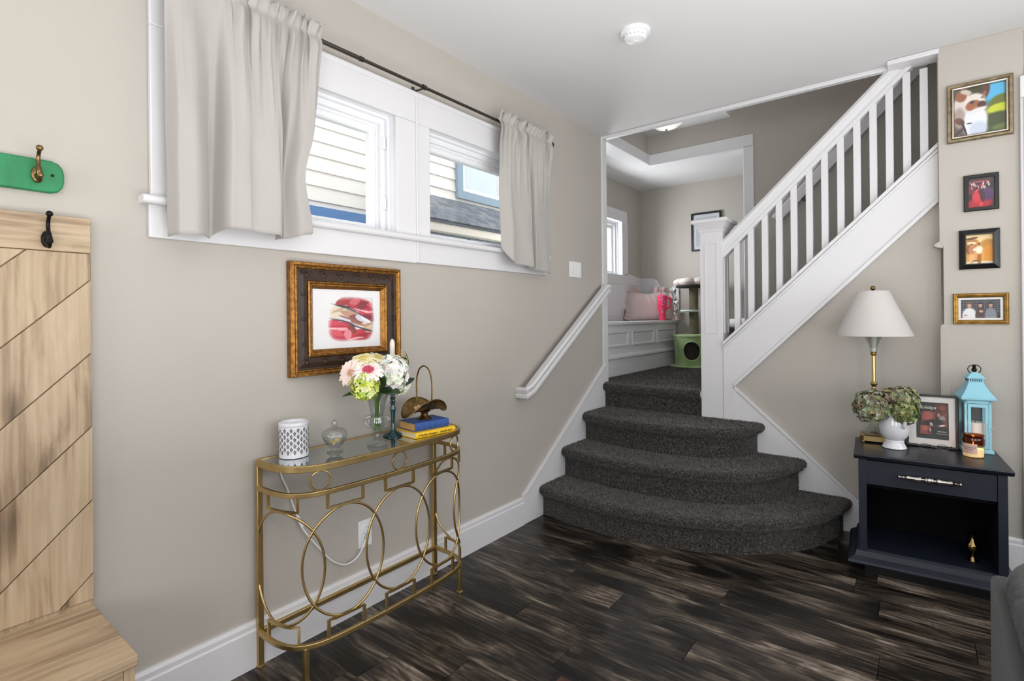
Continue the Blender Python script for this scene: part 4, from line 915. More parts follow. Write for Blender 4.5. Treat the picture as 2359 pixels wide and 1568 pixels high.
for y in (.955, 1.845):
    B().box(.028-TX-.010, .028-TX+.010, y-TY-.010, y-TY+.010, .006, .755).obj('leg', GOLD, tbx, bevel=.0015)
    B().lathe([(.013, 0), (.015, .002), (.015, .006), (.011, .009)], 12, c=(.028-TX, y-TY, 0)).obj('foot_pad', GOLD, tbx)
for u in (UT/2-.40, UT/2+.40):
    p = at(u, 0)
    B().box(p[0]-.009, p[0]+.009, p[1]-.009, p[1]+.009, .006, .128).obj('leg', GOLD, tbx, bevel=.0015)
    B().lathe([(.013, 0), (.015, .002), (.015, .006), (.011, .009)], 12, c=(p[0], p[1], 0)).obj('foot_pad', GOLD, tbx)
cu_ = [UT/2+k*.2475 for k in (-2, -1, 0, 1, 2)]
for u in cu_:
    n = 56
    B().tube([at(u+.163*math.cos(2*PI*k/n), .407+.203*math.sin(2*PI*k/n)) for k in range(n)], .0048, 8, closed=True).obj('lattice_circle', GOLD, tbx, angle=60)
    hw = .072
    B().tube([at(u-hw, .666), at(u-hw, .612)]+[at(u-hw+2*hw*k/6, .611) for k in range(1, 6)]+[at(u+hw, .612), at(u+hw, .666)], .0055, 4, prof=[(-.9, -.9), (.9, -.9), (.9, .9), (-.9, .9)]).obj('lattice_bracket', GOLD, tbx, angle=40)
    B().tube([at(u-hw, .136), at(u-hw, .203)]+[at(u-hw+2*hw*k/6, .204) for k in range(1, 6)]+[at(u+hw, .203), at(u+hw, .136)], .0055, 4, prof=[(-.9, -.9), (.9, -.9), (.9, .9), (-.9, .9)]).obj('lattice_bracket', GOLD, tbx, angle=40)
for u in (UT/2-.345, UT/2, UT/2+.345):
    B().tube([at(u+.0365*math.cos(2*PI*k/28), .7175+.0365*math.sin(2*PI*k/28)) for k in range(28)], .004, 6, closed=True).obj('apron_hoop', GOLD, tbx, angle=60)
TT = .7755

# ------------------------------------------------------------------ on the console table
wm = thing('wax_warmer', 'white ceramic wax warmer printed with small black sprigs on the mirror tabletop', 'wax warmer', (.088, 1.062, TT))
B().lathe([(.049, 0), (.053, .002), (.054, .010), (.0545, .012), (.0545, .113), (.052, .116)], 40, closed_top=True).obj('body', CERAM, wm)
B().lathe([(.052, .116), (.0545, .119), (.0555, .124), (.0545, .131), (.049, .134), (.043, .131), (.040, .124), (.02, .122), (0, .122)], 40, closed_bot=False).obj('dish', CERAM, wm)
spr = B()
def onc(a0, z0, x, y, d=.0005): a = a0+x/.0545; return ((.0545+d)*math.cos(a), (.0545+d)*math.sin(a), z0+y)
def petal_(a0, z0, cx, cy, rx, ry, rt):
    n = 7; pts = []
    for k in range(n):
        t = 2*PI*k/n; x, y = rx*math.cos(t), ry*math.sin(t); pts.append(onc(a0, z0, cx+x*math.cos(rt)-y*math.sin(rt), cy+x*math.sin(rt)+y*math.cos(rt)))
    spr.add(pts, [tuple(range(n))])
for c_ in range(28):
    a0 = 2*PI*c_/28
    for r_ in range(4):
        z0 = .024+.0235*r_+(.0115 if c_ % 2 else 0)
        petal_(a0, z0, 0, .006, .0017, .0034, 0); petal_(a0, z0, 0, -.004, .0008, .005, 0)
        for s in (1, -1):
            petal_(a0, z0, s*.0030, .0022, .0016, .0030, -s*.7); petal_(a0, z0, s*.0030, -.0022, .0013, .0025, -s*.9); petal_(a0, z0, s*.0016, -.0062, .0008, .0016, -s*.8)
stuff(spr.obj('printed_sprigs', BLACK, wm, smooth=False))

cj = thing('candy_jar', 'small cut crystal lidded jar holding yellow wax bits on the tabletop', 'jar', (.157, 1.195, TT))
fac = lambda a, z: 1+.05*math.cos(a*10)
B().lathe([(.030, 0), (.031, .003), (.024, .007), (.014, .012), (.016, .017), (.030, .026), (.037, .038), (.042, .050), (.046, .056), (.043, .054), (.034, .038), (.026, .027), (0, .022)], 40, wob=fac, closed_top=False).obj('bowl', CRYSTAL, cj, angle=20)
B().lathe([(.046, .057), (.049, .064), (.048, .074), (.040, .085), (.022, .093), (.009, .097), (.007, .101)], 40, wob=lambda a, z: 1+.018*math.cos(a*12), closed_bot=False, closed_top=False).lathe([(.007, .101), (.011, .105), (.013, .112), (.009, .121), (.003, .126), (0, .1265)], 12, closed_bot=False).obj('lid', CRYSTAL, cj, angle=25)
YEL = pm('yellow_wax', (232, 196, 92), .5, vary=(30, (240, 214, 130), I3), sub=.1); CREAMW = pm('cream_wax', (236, 226, 204), .5, sub=.1, bump=(30, .05, I3))
for k in range(7): B().ball((random.uniform(-.013, .015), random.uniform(-.014, .014), .034+.006*(k % 3)), .0085, .0075, .007, 8, 6).obj('wax_bit', YEL if k % 3 else CREAMW, cj)

# flowers in the glass vase
vs_ = thing('flower_vase', 'footed clear glass vase with scalloped rim holding the fresh flowers', 'vase', (.207, 1.362, TT))
scal = lambda a, z: 1+(.06*max(0, (z-.16)/.06))*math.cos(a*8)
B().lathe([(.042, 0), (.044, .004), (.040, .012), (.022, .022), (.011, .034), (.013, .042), (.010, .048), (.016, .056), (.027, .072), (.031, .090), (.028, .106), (.024, .116), (.028, .135), (.033, .165), (.041, .196), (.052, .214), (.057, .219),
           (.050, .213), (.038, .195), (.030, .165), (.025, .135), (.021, .116), (.025, .106), (.028, .090), (.024, .074), (.0, .060)], 40, wob=scal, closed_top=False).obj('glass_body', GLASSWARE, vs_, angle=50)
for a in (PI*.21, PI*1.21):
    c_, s_ = math.cos(a), math.sin(a)
    B().tube(catmull([(c_*.026, s_*.026, .118), (c_*.045, s_*.045, .112), (c_*.049, s_*.049, .095), (c_*.042, s_*.042, .080), (c_*.030, s_*.030, .078)], 5), .009, 10).obj('lug_handle', GLASSWARE, vs_, angle=60)
def vcol_mesh(name, V, F, C, mat, parent, smooth=True):
    me = bpy.data.meshes.new(name); me.from_pydata([tuple(v) for v in V], [], F); me.materials.append(mat)
    at_ = me.color_attributes.new('Col', 'FLOAT_COLOR', 'POINT'); at_.data.foreach_set('color', np.array([(*lin(c), 1) for c in C], np.float32).ravel())
    if smooth: me.polygons.foreach_set('use_smooth', [True]*len(F))
    me.update(); return link(name, me, parent)
PETM = attr_mat('flower_petals', .6, spec=.25); PETM.node_tree.nodes['Principled BSDF'].inputs['Subsurface Weight'].default_value = .5; PETM.node_tree.nodes['Principled BSDF'].inputs['Subsurface Radius'].default_value = (.012, .011, .009); STEM = pm('green_stem', (92, 128, 52), .5, vary=(20, (70, 104, 40), I3)); LEAF = pm('dark_green_leaf', (36, 62, 24), .45, vary=(14, (26, 48, 18), I3), bump=(60, .2, I3))
VB = Vector((.207, 1.362, TT+.062))
def aim(d): return Vector(d).normalized().to_track_quat('Z', 'Y').to_matrix().to_4x4()
def lerpc(a, b_, t): return tuple(a[i]+(b_[i]-a[i])*t for i in range(3))
def stemtube(head, d, foot=VB, r=.0032):
    h = Vector(head); d = Vector(d).normalized(); mid = foot+Vector((0, 0, .15))+Vector(((h.x-foot.x)*.12, (h.y-foot.y)*.12, 0))
    return catmull([foot+Vector((random.uniform(-.008, .008), random.uniform(-.008, .008), 0)), mid, h-d*.035, h-d*.004], 6)
GRP = 'fresh flowers in the glass vase'
def gerbera(label, head, d, r, outer, inner, centre, layers=((1.0, 24, .10), (.86, 22, .24)), name='gerbera_daisy', eye=.24):
    t = thing(name, label, 'flower', tuple(head), group=GRP); M = aim(d); V, F, C = [], [], []
    for L, n, lift in layers:
        for k in range(n):
            a = 2*PI*(k+.5*(L < 1))/n+random.uniform(-.06, .06); rl = r*L*random.uniform(.92, 1.05); o_ = len(V); dz = random.uniform(-.05, .05)
            for i, (s, w) in enumerate(((.18, .35), (.5, .95), (.82, 1.0), (1.0, .35))):
                for q_ in (-1, 0, 1):
                    ww = q_*w*r*.115; z = r*(lift*s*1.2-.30*s*s+dz*s)+(.0 if q_ else -.02*r)
                    V.append(M @ Vector((rl*s*math.cos(a)-ww*math.sin(a), rl*s*math.sin(a)+ww*math.cos(a), z))); C.append(lerpc(inner, outer, min(1, max(0, (s-.2)/.45))))
            for i in range(3):
                for j in range(2): F.append((o_+i*3+j, o_+i*3+j+1, o_+i*3+j+4, o_+i*3+j+3))
    vcol_mesh('petals', V, F, C, PETM, t)
    V, F, C = [], [], []
    for k in range(70):
        rr = r*eye*math.sqrt((k+.5)/70); a = k*2.39996; z = r*.13*(1-.4*(rr/(r*eye))**2)+random.uniform(0, r*.04); o_ = len(V); s = r*.035
        for dx, dy in ((-s, -s), (s, -s), (s, s), (-s, s)): V.append(M @ Vector((rr*math.cos(a)+dx, rr*math.sin(a)+dy, z*.55)))
        V.append(M @ Vector((rr*math.cos(a), rr*math.sin(a), z+s))); F += [(o_, o_+1, o_+4), (o_+1, o_+2, o_+4), (o_+2, o_+3, o_+4), (o_+3, o_, o_+4)]
        C += [lerpc(centre, inner, random.uniform(0, .35))]*5
    vcol_mesh('centre', V, F, C, PETM, t, False)
    B().tube([p-Vector(head) for p in stemtube(head, d)], .0042, 7).lathe([(.002, -.006), (.007, -.003), (.009, .001)], 10).obj('stem', STEM, t, angle=60)
    return t
def hydrangea(label, head, d, r, cols, n, foot, name='hydrangea', grp=GRP, fl=.30, squash=(1, 1, .85), stem=True, rough_=0.14, core=(60, 70, 34), cup=1.0):
    t = thing(name, label, 'flower', tuple(head), group=grp); V, F, C = [], [], []; M = aim(d)
    for k in range(n):
        zz = 1-1.55*(k+.5)/n; a = k*2.39996; q_ = math.sqrt(max(0, 1-zz*zz)); p = Vector((q_*math.cos(a)*squash[0], q_*math.sin(a)*squash[1], zz*squash[2]))*r*random.uniform(1-rough_, 1+rough_*.6)
        nn = (p.normalized()+Vector((random.uniform(-.45, .45), random.uniform(-.45, .45), random.uniform(-.45, .45)))).normalized(); R_ = nn.to_track_quat('Z', 'Y').to_matrix(); s = r*fl*random.uniform(.7, 1.15); c = random.choice(cols); c = tuple(max(0, min(255, v+random.uniform(-12, 12))) for v in c); th = random.uniform(0, PI)
        for j in range(4):
            b_ = th+j*PI/2; o_ = len(V); e, f = Vector((math.cos(b_), math.sin(b_), 0)), Vector((-math.sin(b_), math.cos(b_), 0))
            for a_, w_, h_ in ((0, 0, 0), (.30, -.34, .06), (.72, -.42, .16), (1.0, -.16, .12), (1.0, .16, .12), (.72, .42, .16), (.30, .34, .06)): V.append(M @ (p+R_ @ (e*s*a_+f*s*w_+Vector((0, 0, s*h_*cup)))))
            F.append((o_, o_+1, o_+2, o_+3, o_+4, o_+5, o_+6)); C += [lerpc(c, core, .35)]+[c]*6
    stuff(vcol_mesh('florets', V, F, C, PETM, t, False))
    B().ball((0, 0, 0), r*.78*squash[0], r*.78*squash[1], r*.6, 14, 8).xf(M).obj('flower_core', pm('flower_core_%d_%d_%d' % core, core, .8, bump=(90, .5, I3)), t)
    B().tube([p-Vector(head) for p in stemtube(head, d, foot)], .0050, 7).obj('stem', STEM, t, angle=60)
    return t
WHITEP, PINKP, YELP, ROSE = (244, 238, 226), (244, 226, 216), (242, 232, 186), (206, 74, 104)
CD = Vector((.74, -.62, .25))
gerbera('white gerbera with a deep pink eye at the front of the bouquet', (.268, 1.274, 1.096), (.42, -.34, .84), .066, (246, 240, 232), (242, 206, 208), ROSE, eye=.36)
gerbera('pale pink gerbera facing left at the edge of the bouquet', (.213, 1.234, 1.086), (.42, -.85, .30), .058, PINKP, (240, 206, 196), (228, 188, 160))
gerbera('pale yellow gerbera at the top left of the bouquet', (.200, 1.300, 1.138), (.25, -.30, .90), .055, YELP, (236, 222, 150), (216, 196, 110), name='yellow_daisy')
gerbera('creamy gerbera at the top of the bouquet beside the taper candle', (.205, 1.372, 1.138), (.35, .05, .90), .058, (240, 234, 206), (232, 220, 150), (206, 190, 100), name='yellow_daisy')
gerbera('cream gerbera turned away to the right on a curved stem', (.190, 1.535, 1.122), (.45, .85, .22), .052, (242, 238, 218), (230, 222, 160), (150, 160, 70), name='side_daisy')
hydrangea('lime green hydrangea head below the pink eyed gerbera', (.262, 1.264, 1.036), (.60, -.55, .05), .054, [(204, 218, 96), (222, 230, 130), (186, 206, 70), (234, 238, 176)], 150, VB, fl=.24, core=(140, 160, 56))
hydrangea('large white hydrangea head at the right of the bouquet', (.245, 1.412, 1.076), (.80, -.20, .30), .066, [(250, 250, 240), (246, 246, 228), (252, 252, 246)], 240, VB, fl=.22, core=(206, 208, 176))
hydrangea('small white hydrangea sprig drooping right of the vase rim', (.215, 1.490, 1.004), (.45, .70, -.35), .034, [(248, 248, 236), (240, 242, 214)], 60, VB, fl=.27, core=(196, 200, 160))
def leaf(label, base, tip, w, up, name='bouquet_leaf'):
    t = thing(name, label, 'leaf', tuple(base), group=GRP); b0, t0, u_ = Vector(base), Vector(tip), Vector(up).normalized(); d = t0-b0; sd = d.cross(u_).normalized()
    def fn(u, v):
        s = v; ww = w*math.sin(PI*min(1, s*.96+.03))**.8*(1-.25*s); return tuple(d*s+sd*(u-.5)*2*ww+u_*(.12*d.length*math.sin(PI*s)-abs(u-.5)*ww*.5))
    o_ = B().grid(fn, 6, 10).obj('blade', LEAF, t, angle=70, fix=False); md = o_.modifiers.new('thick', 'SOLIDIFY'); md.thickness = .0008
    B().tube([p-b0 for p in catmull([VB, VB+Vector((0, 0, .12)), b0], 6)], .0022, 6).obj('leaf_stem', STEM, t)
leaf('broad dark green leaf at the front of the bouquet over the vase rim', (.215, 1.36, 1.015), (.300, 1.410, .992), .036, (.5, -.3, .8))
leaf('dark leaf standing between the two front hydrangea heads', (.235, 1.345, 1.00), (.285, 1.338, 1.075), .024, (.8, -.5, .3))
leaf('dark green leaf under the white hydrangea pointing right', (.225, 1.43, 1.005), (.245, 1.535, 1.038), .026, (.6, -.2, .8))
leaf('narrow dark leaf sticking out at the lower left of the bouquet', (.22, 1.300, .998), (.225, 1.185, 1.000), .014, (.5, 0, .9))
leaf('dark green leaf filling the middle of the bouquet below the white hydrangea', (.20, 1.40, 1.00), (.285, 1.37, 1.008), .034, (.4, -.4, .8))

ck = thing('candlestick', 'dark teal glass candlestick standing behind the glass vase', 'candlestick', (.118, 1.516, TT))
B().lathe([(.044, 0), (.045, .004), (.040, .010), (.016, .018), (.009, .030), (.008, .075), (.012, .112), (.013, .124), (.008, .134), (.010, .142), (.0135, .148), (.010, .155), (.009, .160), (.0135, .168), (.010, .176), (.010, .184), (.014, .192), (.0145, .215), (.010, .216), (.010, .205), (0, .205)], 24).obj('glass_stem', TEAL, ck, angle=50)
tp = thing('taper_candle', 'unlit ivory taper candle in the teal candlestick', 'candle', (.118, 1.516, TT+.206))
B().lathe([(.0095, 0), (.0115, .02), (.0115, .205), (.009, .218), (.003, .226), (0, .227)], 16).obj('wax', pm('ivory_wax', (232, 220, 208), .45, sub=.15, bump=(20, .05, I3)), tp); B().tube([(0, 0, .225), (.001, 0, .234), (-.001, 0, .239)], .0011, 5).obj('wick', BLACK, tp)

PAGES = pm('book_pages', (232, 218, 190), .85, vary=(3, (222, 206, 176), (1, 1, 90)), bump=(6, .5, (.4, .4, 160))); PAGESO = pm('aged_book_pages', (222, 176, 104), .85, vary=(3, (206, 160, 92), (1, 1, 90)), bump=(6, .5, (.4, .4, 160)))
def book(name, label, loc, rz, sp, dp, h, cov, pages, cv=.0025, title=None):
    t = thing(name, label, 'book', loc, rz, group='books stacked on the console table')   # local: spine on +x, pages facing -y
    B().box(-dp/2+.004, dp/2-cv, -sp/2+.004, sp/2-.004, cv, h-cv).obj('page_block', pages, t, bevel=.0006)
    B().rings([[(x, y, z) for x, z in ((-dp/2, h-cv), (dp/2-.004, h-cv), (dp/2-.0015, h*.7), (dp/2-.001, h*.5), (dp/2-.0015, h*.3), (dp/2-.004, cv), (-dp/2, cv), (-dp/2, 0), (dp/2-.004, 0), (dp/2, h*.2), (dp/2+.002, h*.5), (dp/2, h*.8), (dp/2-.004, h), (-dp/2, h))] for y in (-sp/2, sp/2)]).obj('cover', cov, t, bevel=.0005, angle=50)
    return t
BKY = pm('yellow_book_cover', (238, 192, 38), .4, bump=(30, .03, I3)); BKB = pm('blue_book_cloth', (46, 82, 150), .6, bump=(500, .2, I3)); BKBR = pm('blue_spine_band', (64, 102, 168), .55, bump=(400, .15, I3))
y1 = book('book', 'yellow paperback lying on the mirror tabletop under the blue book', (.196, 1.640, TT), math.radians(-6), .222, .155, .0245, BKY, PAGES)
text('A Perfect Stranger', .0135, 'spine_title', BLACK, y1, (.0797, -.046, .0125), rot=(PI/2, 0, PI/2), shear=.25)
text('Danielle Steel', .0118, 'spine_author', BLACK, y1, (.0797, .054, .0125), rot=(PI/2, 0, PI/2), shear=.35)
y2 = book('book', 'blue clothbound book on top of the yellow paperback under the brass basket', (.186, 1.640, TT+.025), math.radians(-8), .185, .13, .036, BKB, PAGESO)
for y in (-.06, -.03, .0, .03, .06): B().tube([(.0655, y, .006), (.068, y, .018), (.0655, y, .030)], .0022, 6).obj('spine_band', BKBR, y2)

bk = thing('brass_basket', 'aged brass footed basket with tall hoop handle on the stacked books', 'basket', (.180, 1.648, TT+.0615))
B().lathe([(.034, 0), (.035, .003), (.030, .008), (.018, .016), (.015, .024), (.020, .032), (.030, .036)], 28).obj('foot', ABRASS, bk)
def sad(u, v, o_=0.0):
    a = 2*PI*u; r_ = v; X = .074*r_*math.cos(a); Y_ = .122*r_*math.sin(a); z = .036+.046*(r_*math.cos(a))**2-.004*(r_*math.sin(a))**2+.010*r_-.022*abs(r_*math.sin(a))**3+o_
    return (X*(1-.10*(r_*math.cos(a))**2), Y_, z)
o_ = B().grid(lambda u, v: sad(u, .02+.98*v), 64, 14, wrap=True).obj('dish', ABRASS, bk, angle=70, fix=False); md = o_.modifiers.new('thick', 'SOLIDIFY'); md.thickness = .002; md.offset = 0
B().tube([sad(k/48, 1.0) for k in range(48)], .0019, 6, closed=True).obj('rolled_rim', ABRASS, bk)
rel = B()
for k in range(60):
    v = .35+.11*(k % 6); u = (k//6)/10+.05*(k % 2); p = sad(u, v, -.0022); rel.ball(p, .0032, .0052, .0016, 6, 4)
stuff(rel.obj('hammered_relief', ABRASS, bk))
hs = [(-.050, 0, .080), (-.052, 0, .14), (-.048, 0, .19), (-.030, 0, .228), (0, 0, .242), (.030, 0, .228), (.048, 0, .19), (.052, 0, .14), (.050, 0, .080)]
B().tube(catmull(hs, 6), .0036, 8).obj('hoop_handle', ABRASS, bk)
SHELL = pm('pale_seashell', (232, 208, 186), .4, vary=(40, (206, 138, 92), I3))
for i, (x, y, r_) in enumerate([(-.012, -.040, .011), (-.020, -.012, .013), (.0, .010, .015), (-.018, .028, .011)]):
    s = thing('seashell', ['small shell at the left end of the brass basket', 'pale shell resting near the middle of the brass basket', 'orange tinted shell, largest in the brass basket', 'shell beside the hoop handle inside the brass basket'][i], 'shell', (.180+x, 1.648+y, TT+.0615+.046), group='seashells in the brass basket')
    B().lathe([(.0, -.6*r_), (.5*r_, -.4*r_), (r_, .1*r_), (.8*r_, .6*r_), (.35*r_, 1.0*r_), (0, 1.3*r_)], 12, wob=lambda a, z: 1+.08*math.cos(7*a)).xf(Matrix.Translation((0, 0, .004)) @ Matrix.Rotation(.9+i, 4, 'Y') @ Matrix.Rotation(i*1.7, 4, 'X')).obj('shell_body', SHELL, s, angle=50)

# ------------------------------------------------------------------ navy nightstand by the stairs
NSR = math.radians(4.0); NSX, NSY = 1.992, 3.362
ns = thing('nightstand', 'navy painted nightstand with one drawer above an open cubby beside the stairs', 'nightstand', (NSX, NSY, 0), NSR)
hw, d0, d1 = .277, -.190, .205
B().box(-hw, -hw+.022, d0, d1, .10, .576).obj('side_panel', NAVY, ns, bevel=.002); B().box(hw-.022, hw, d0, d1, .10, .576).obj('side_panel', NAVY, ns, bevel=.002)
for x in (-hw, hw-.034): B().box(x, x+.034, d0-.012, d0+.004, .10, .576).obj('face_stile', NAVY, ns, bevel=.002)
DEEP = pm('cubby_shade_black', (7, 7, 8), .9, spec=.2, bump=(50, .05, I3))  # the cubby's deep shade is put into this black
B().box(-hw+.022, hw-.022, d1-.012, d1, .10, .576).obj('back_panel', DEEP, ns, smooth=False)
for x in (-hw+.0225, hw-.0255): B().box(x, x+.003, d0+.006, d1-.013, .123, .431).obj('cubby_shade_liner', DEEP, ns, smooth=False)  # thin black sheets added to darken the cubby sides
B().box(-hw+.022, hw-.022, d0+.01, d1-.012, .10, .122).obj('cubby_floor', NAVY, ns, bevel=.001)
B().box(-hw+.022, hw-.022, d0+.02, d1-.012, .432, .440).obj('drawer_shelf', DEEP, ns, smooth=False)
B().prism([(-.228, .596), (-.224, .601), (.212, .601), (.214, .594), (.210, .576), (-.214, .576), (-.222, .584)], 0, -.296, .296).obj('top', NAVYTOP, ns, bevel=.003)
B().sweep([(-.262, d1, .0), (-.262, -.176, .0), (.262, -.176, .0), (.262, d1, .0)], [(.0, .036), (.060, .056), (.063, .064), (.060, .074), (.044, .084), (.034, .090), (.030, .102), (.026, .114), (.012, .124), (.0, .124)][::-1]).obj('base_moulding', NAVY, ns, angle=28)
B().box(-.255, .255, -.168, d1, 0, .055).obj('plinth', BLACK, ns, smooth=False)
dr = B().box(-.243, .243, d0-.006, d0+.014, .450, .570).box(-.23, .23, d0+.014, .15, .455, .56).obj('drawer', NAVY, ns, bevel=.002)
hd = B()
prof = [(-.118, .002), (-.116, .0068), (-.111, .0072), (-.107, .0035), (-.101, .0032), (-.098, .0068), (-.094, .0068), (-.091, .0032), (-.087, .0042), (-.084, .0095), (-.080, .0100), (-.066, .0068), (-.045, .0082), (-.032, .0115), (-.029, .0105), (-.026, .0045), (-.017, .0042), (-.015, .0092), (-.010, .0098), (-.009, .0080), (-.004, .0100), (0, .0100)]
prof = prof+[(-z, r_) for z, r_ in prof[::-1][1:]]
hd.lathe([(r_*1.45, z) for z, r_ in prof], 16).xf(Matrix.Translation((0, d0-.030, .513)) @ Matrix.Rotation(PI/2, 4, 'Y'))
for x in (-.056, .056): hd.tube([(x, d0-.03, .513), (x, d0-.004, .513)], .004, 8)
hd.obj('handle', pm('satin_nickel', (206, 200, 196), .26, 1.0, vary=(30, (140, 130, 116), I3)), dr, angle=50)
def nsp(x, y, z=.6015): c_, s_ = math.cos(NSR), math.sin(NSR); return (NSX+x*c_-y*s_, NSY+x*s_+y*c_, z)

bv = thing('brass_vase', 'small polished brass bud vase in the dark cubby of the nightstand', 'vase', (2.168, 3.30, .122))
B().lathe([(.020, 0), (.022, .004), (.017, .010), (.008, .022), (.010, .036), (.024, .054), (.030, .070), (.026, .084), (.013, .098), (.009, .112), (.010, .124), (.021, .134), (.019, .135), (.007, .122), (0, .115)], 28).obj('vase_body', pm('dark_shiny_brass', (150, 128, 84), .14, 1.0, bump=(40, .02, I3)), bv, angle=60)

# table lamp
lp = thing('table_lamp', 'brass and crystal table lamp with a cream cone shade on the nightstand', 'lamp', (1.775, 3.487, .6015), NSR)
bb = B(); s8 = .066; ch = .018
oct_ = [(-s8+ch, -s8), (s8-ch, -s8), (s8, -s8+ch), (s8, s8-ch), (s8-ch, s8), (-s8+ch, s8), (-s8, s8-ch), (-s8, -s8+ch)]
bb.rings([[(x*k, y*k, z) for x, y in oct_] for k, z in ((.92, .006), (1, .010), (1, .036), (.94, .042), (.3, .044))]).obj('base', BRASS, lp, angle=25)
bb = B()
for x in (-.05, .05):
    for y in (-.05, .05): bb.ball((x, y, .004), .009, n=8, m=6)
bb.obj('base_foot', BRASS, lp)
flute = lambda a, z: 1+.04*math.cos(a*12)
B().lathe([(.052, .044), (.050, .052), (.034, .062), (.024, .078), (.018, .100), (.016, .125)], 36, wob=flute).obj('glass_bell', GLASSWARE, lp, angle=50)
B().lathe([(.012, .125), (.017, .130), (.012, .136), (.0085, .142), (.0085, .285), (.013, .290), (.009, .296), (.0105, .302), (.019, .314), (.0105, .326), (.0085, .330), (.0085, .468), (.011, .470), (.016, .474), (.011, .480), (.017, .486), (.012, .490)], 20).obj('stem', BRASS, lp, angle=50)
B().lathe([(.014, .490), (.019, .496), (.015, .504), (.021, .514), (.024, .535), (.040, .572), (.046, .583), (.042, .580), (.020, .535), (.012, .51)], 36, wob=flute, closed_top=False).obj('glass_cup', GLASSWARE, lp, angle=50)
B().lathe([(.010, .490), (.012, .50), (.012, .53), (.016, .545), (.016, .60), (0, .60)], 16).obj('socket', pm('ivory_socket', (226, 220, 206), .5, bump=(40, .03, I3)), lp)
B().lathe([(.014, .60), (.018, .625), (.026, .655), (.024, .675), (.012, .69), (0, .692)], 16).obj('bulb', pm('frosted_bulb', (240, 238, 232), .4, bump=(40, .01, I3)), lp)
z0, z1, ra, rb = .578, .822, .178, .074
sh = B().lathe([(ra, z0), (ra+.001, z0+.004), (rb+.006, z1-.012), (rb, z1), (rb-.003, z1-.002), (rb+.003, z1-.013), (ra-.003, z0+.004)], 64, closed_top=False, closed_bot=False)
o_ = sh.obj('lamp_shade', LINEN, lp, angle=50, fix=False)
bb = B().tube([(.0745*math.cos(2*PI*k/32), .0745*math.sin(2*PI*k/32), z1-.006) for k in range(32)], .0022, 6, closed=True)
for k in range(3): a = 2*PI*k/3; bb.tube([(0, 0, z1-.006), (.074*math.cos(a), .074*math.sin(a), z1-.006)], .002, 6)
for s in (-1, 1): bb.tube(catmull([(s*.012, 0, .60), (s*.05, 0, .65), (s*.045, 0, .76), (0, 0, z1-.004)], 5), .0018, 6)
bb.obj('harp', BRASS, lp)
B().lathe([(.004, z1-.008), (.004, z1+.004), (.010, z1+.008), (.013, z1+.017), (.010, z1+.026), (0, z1+.030)], 16).obj('finial', ABRASS, lp, angle=60)

# dried hydrangeas in the white urn
ur = thing('white_urn', 'white ironstone footed urn with moulded handles holding dried hydrangeas on the nightstand', 'vase', (1.868, 3.372, .6015), NSR)
B().lathe([(.050, 0), (.054, .003), (.053, .008), (.046, .020), (.041, .034), (.042, .040), (.0405, .044), (.048, .052), (.060, .072), (.066, .100), (.065, .128), (.060, .152), (.057, .170), (.060, .184), (.056, .185), (.052, .170), (.056, .150), (.060, .125), (.058, .09), (.03, .056), (0, .054)], 40, closed_top=False).obj('body', CERAM, ur, angle=60)
for a in (math.radians(-58), math.radians(-58)+PI): 
    c_, s_ = math.cos(a), math.sin(a)
    B().tube(catmull([(c_*.056, s_*.056, .166), (c_*.070, s_*.070, .163), (c_*.079, s_*.079, .150), (c_*.076, s_*.076, .130), (c_*.067, s_*.067, .112)], 5), [.008, .008, .0085]+[.0085]*15+[.007, .005, .003], 10).obj('lug_handle', CERAM, ur, angle=60)
UB = Vector((1.868, 3.372, .665)); G2 = 'dried hydrangeas in the white urn'
dry1 = [(164, 166, 140), (138, 142, 112), (190, 190, 170), (116, 112, 90), (150, 158, 112), (134, 124, 104)]
dry2 = [(122, 108, 88), (146, 134, 108), (104, 90, 74), (160, 154, 122), (130, 126, 94)]; dry3 = [(140, 154, 92), (118, 136, 76), (168, 178, 124), (102, 116, 66), (152, 148, 104)]
hydrangea('grey green dried hydrangea head overhanging the left side of the urn', (1.776, 3.338, .815), (-.15, -.55, .45), .082, dry1, 420, UB, 'dried_hydrangea', G2, .15, cup=2.6, rough_=.22, core=(78, 76, 60))
hydrangea('brownish dried hydrangea head at the back centre of the urn', (1.860, 3.392, .850), (.0, -.35, .85), .062, dry2, 260, UB, 'dried_hydrangea', G2, .18, cup=2.6, rough_=.22, core=(70, 60, 50))
hydrangea('pale green dried hydrangea head at the top right of the urn', (1.908, 3.388, .856), (.25, -.45, .75), .064, [(176, 178, 140), (150, 154, 116), (128, 122, 96), (178, 178, 146)], 260, UB, 'dried_hydrangea', G2, .18, cup=2.6, rough_=.22, core=(74, 74, 54))
hydrangea('green dried hydrangea head drooping over the right side of the urn', (1.914, 3.336, .795), (.35, -.70, .10), .056, dry3, 240, UB, 'dried_hydrangea', G2, .19, cup=2.6, rough_=.22, core=(66, 74, 42))

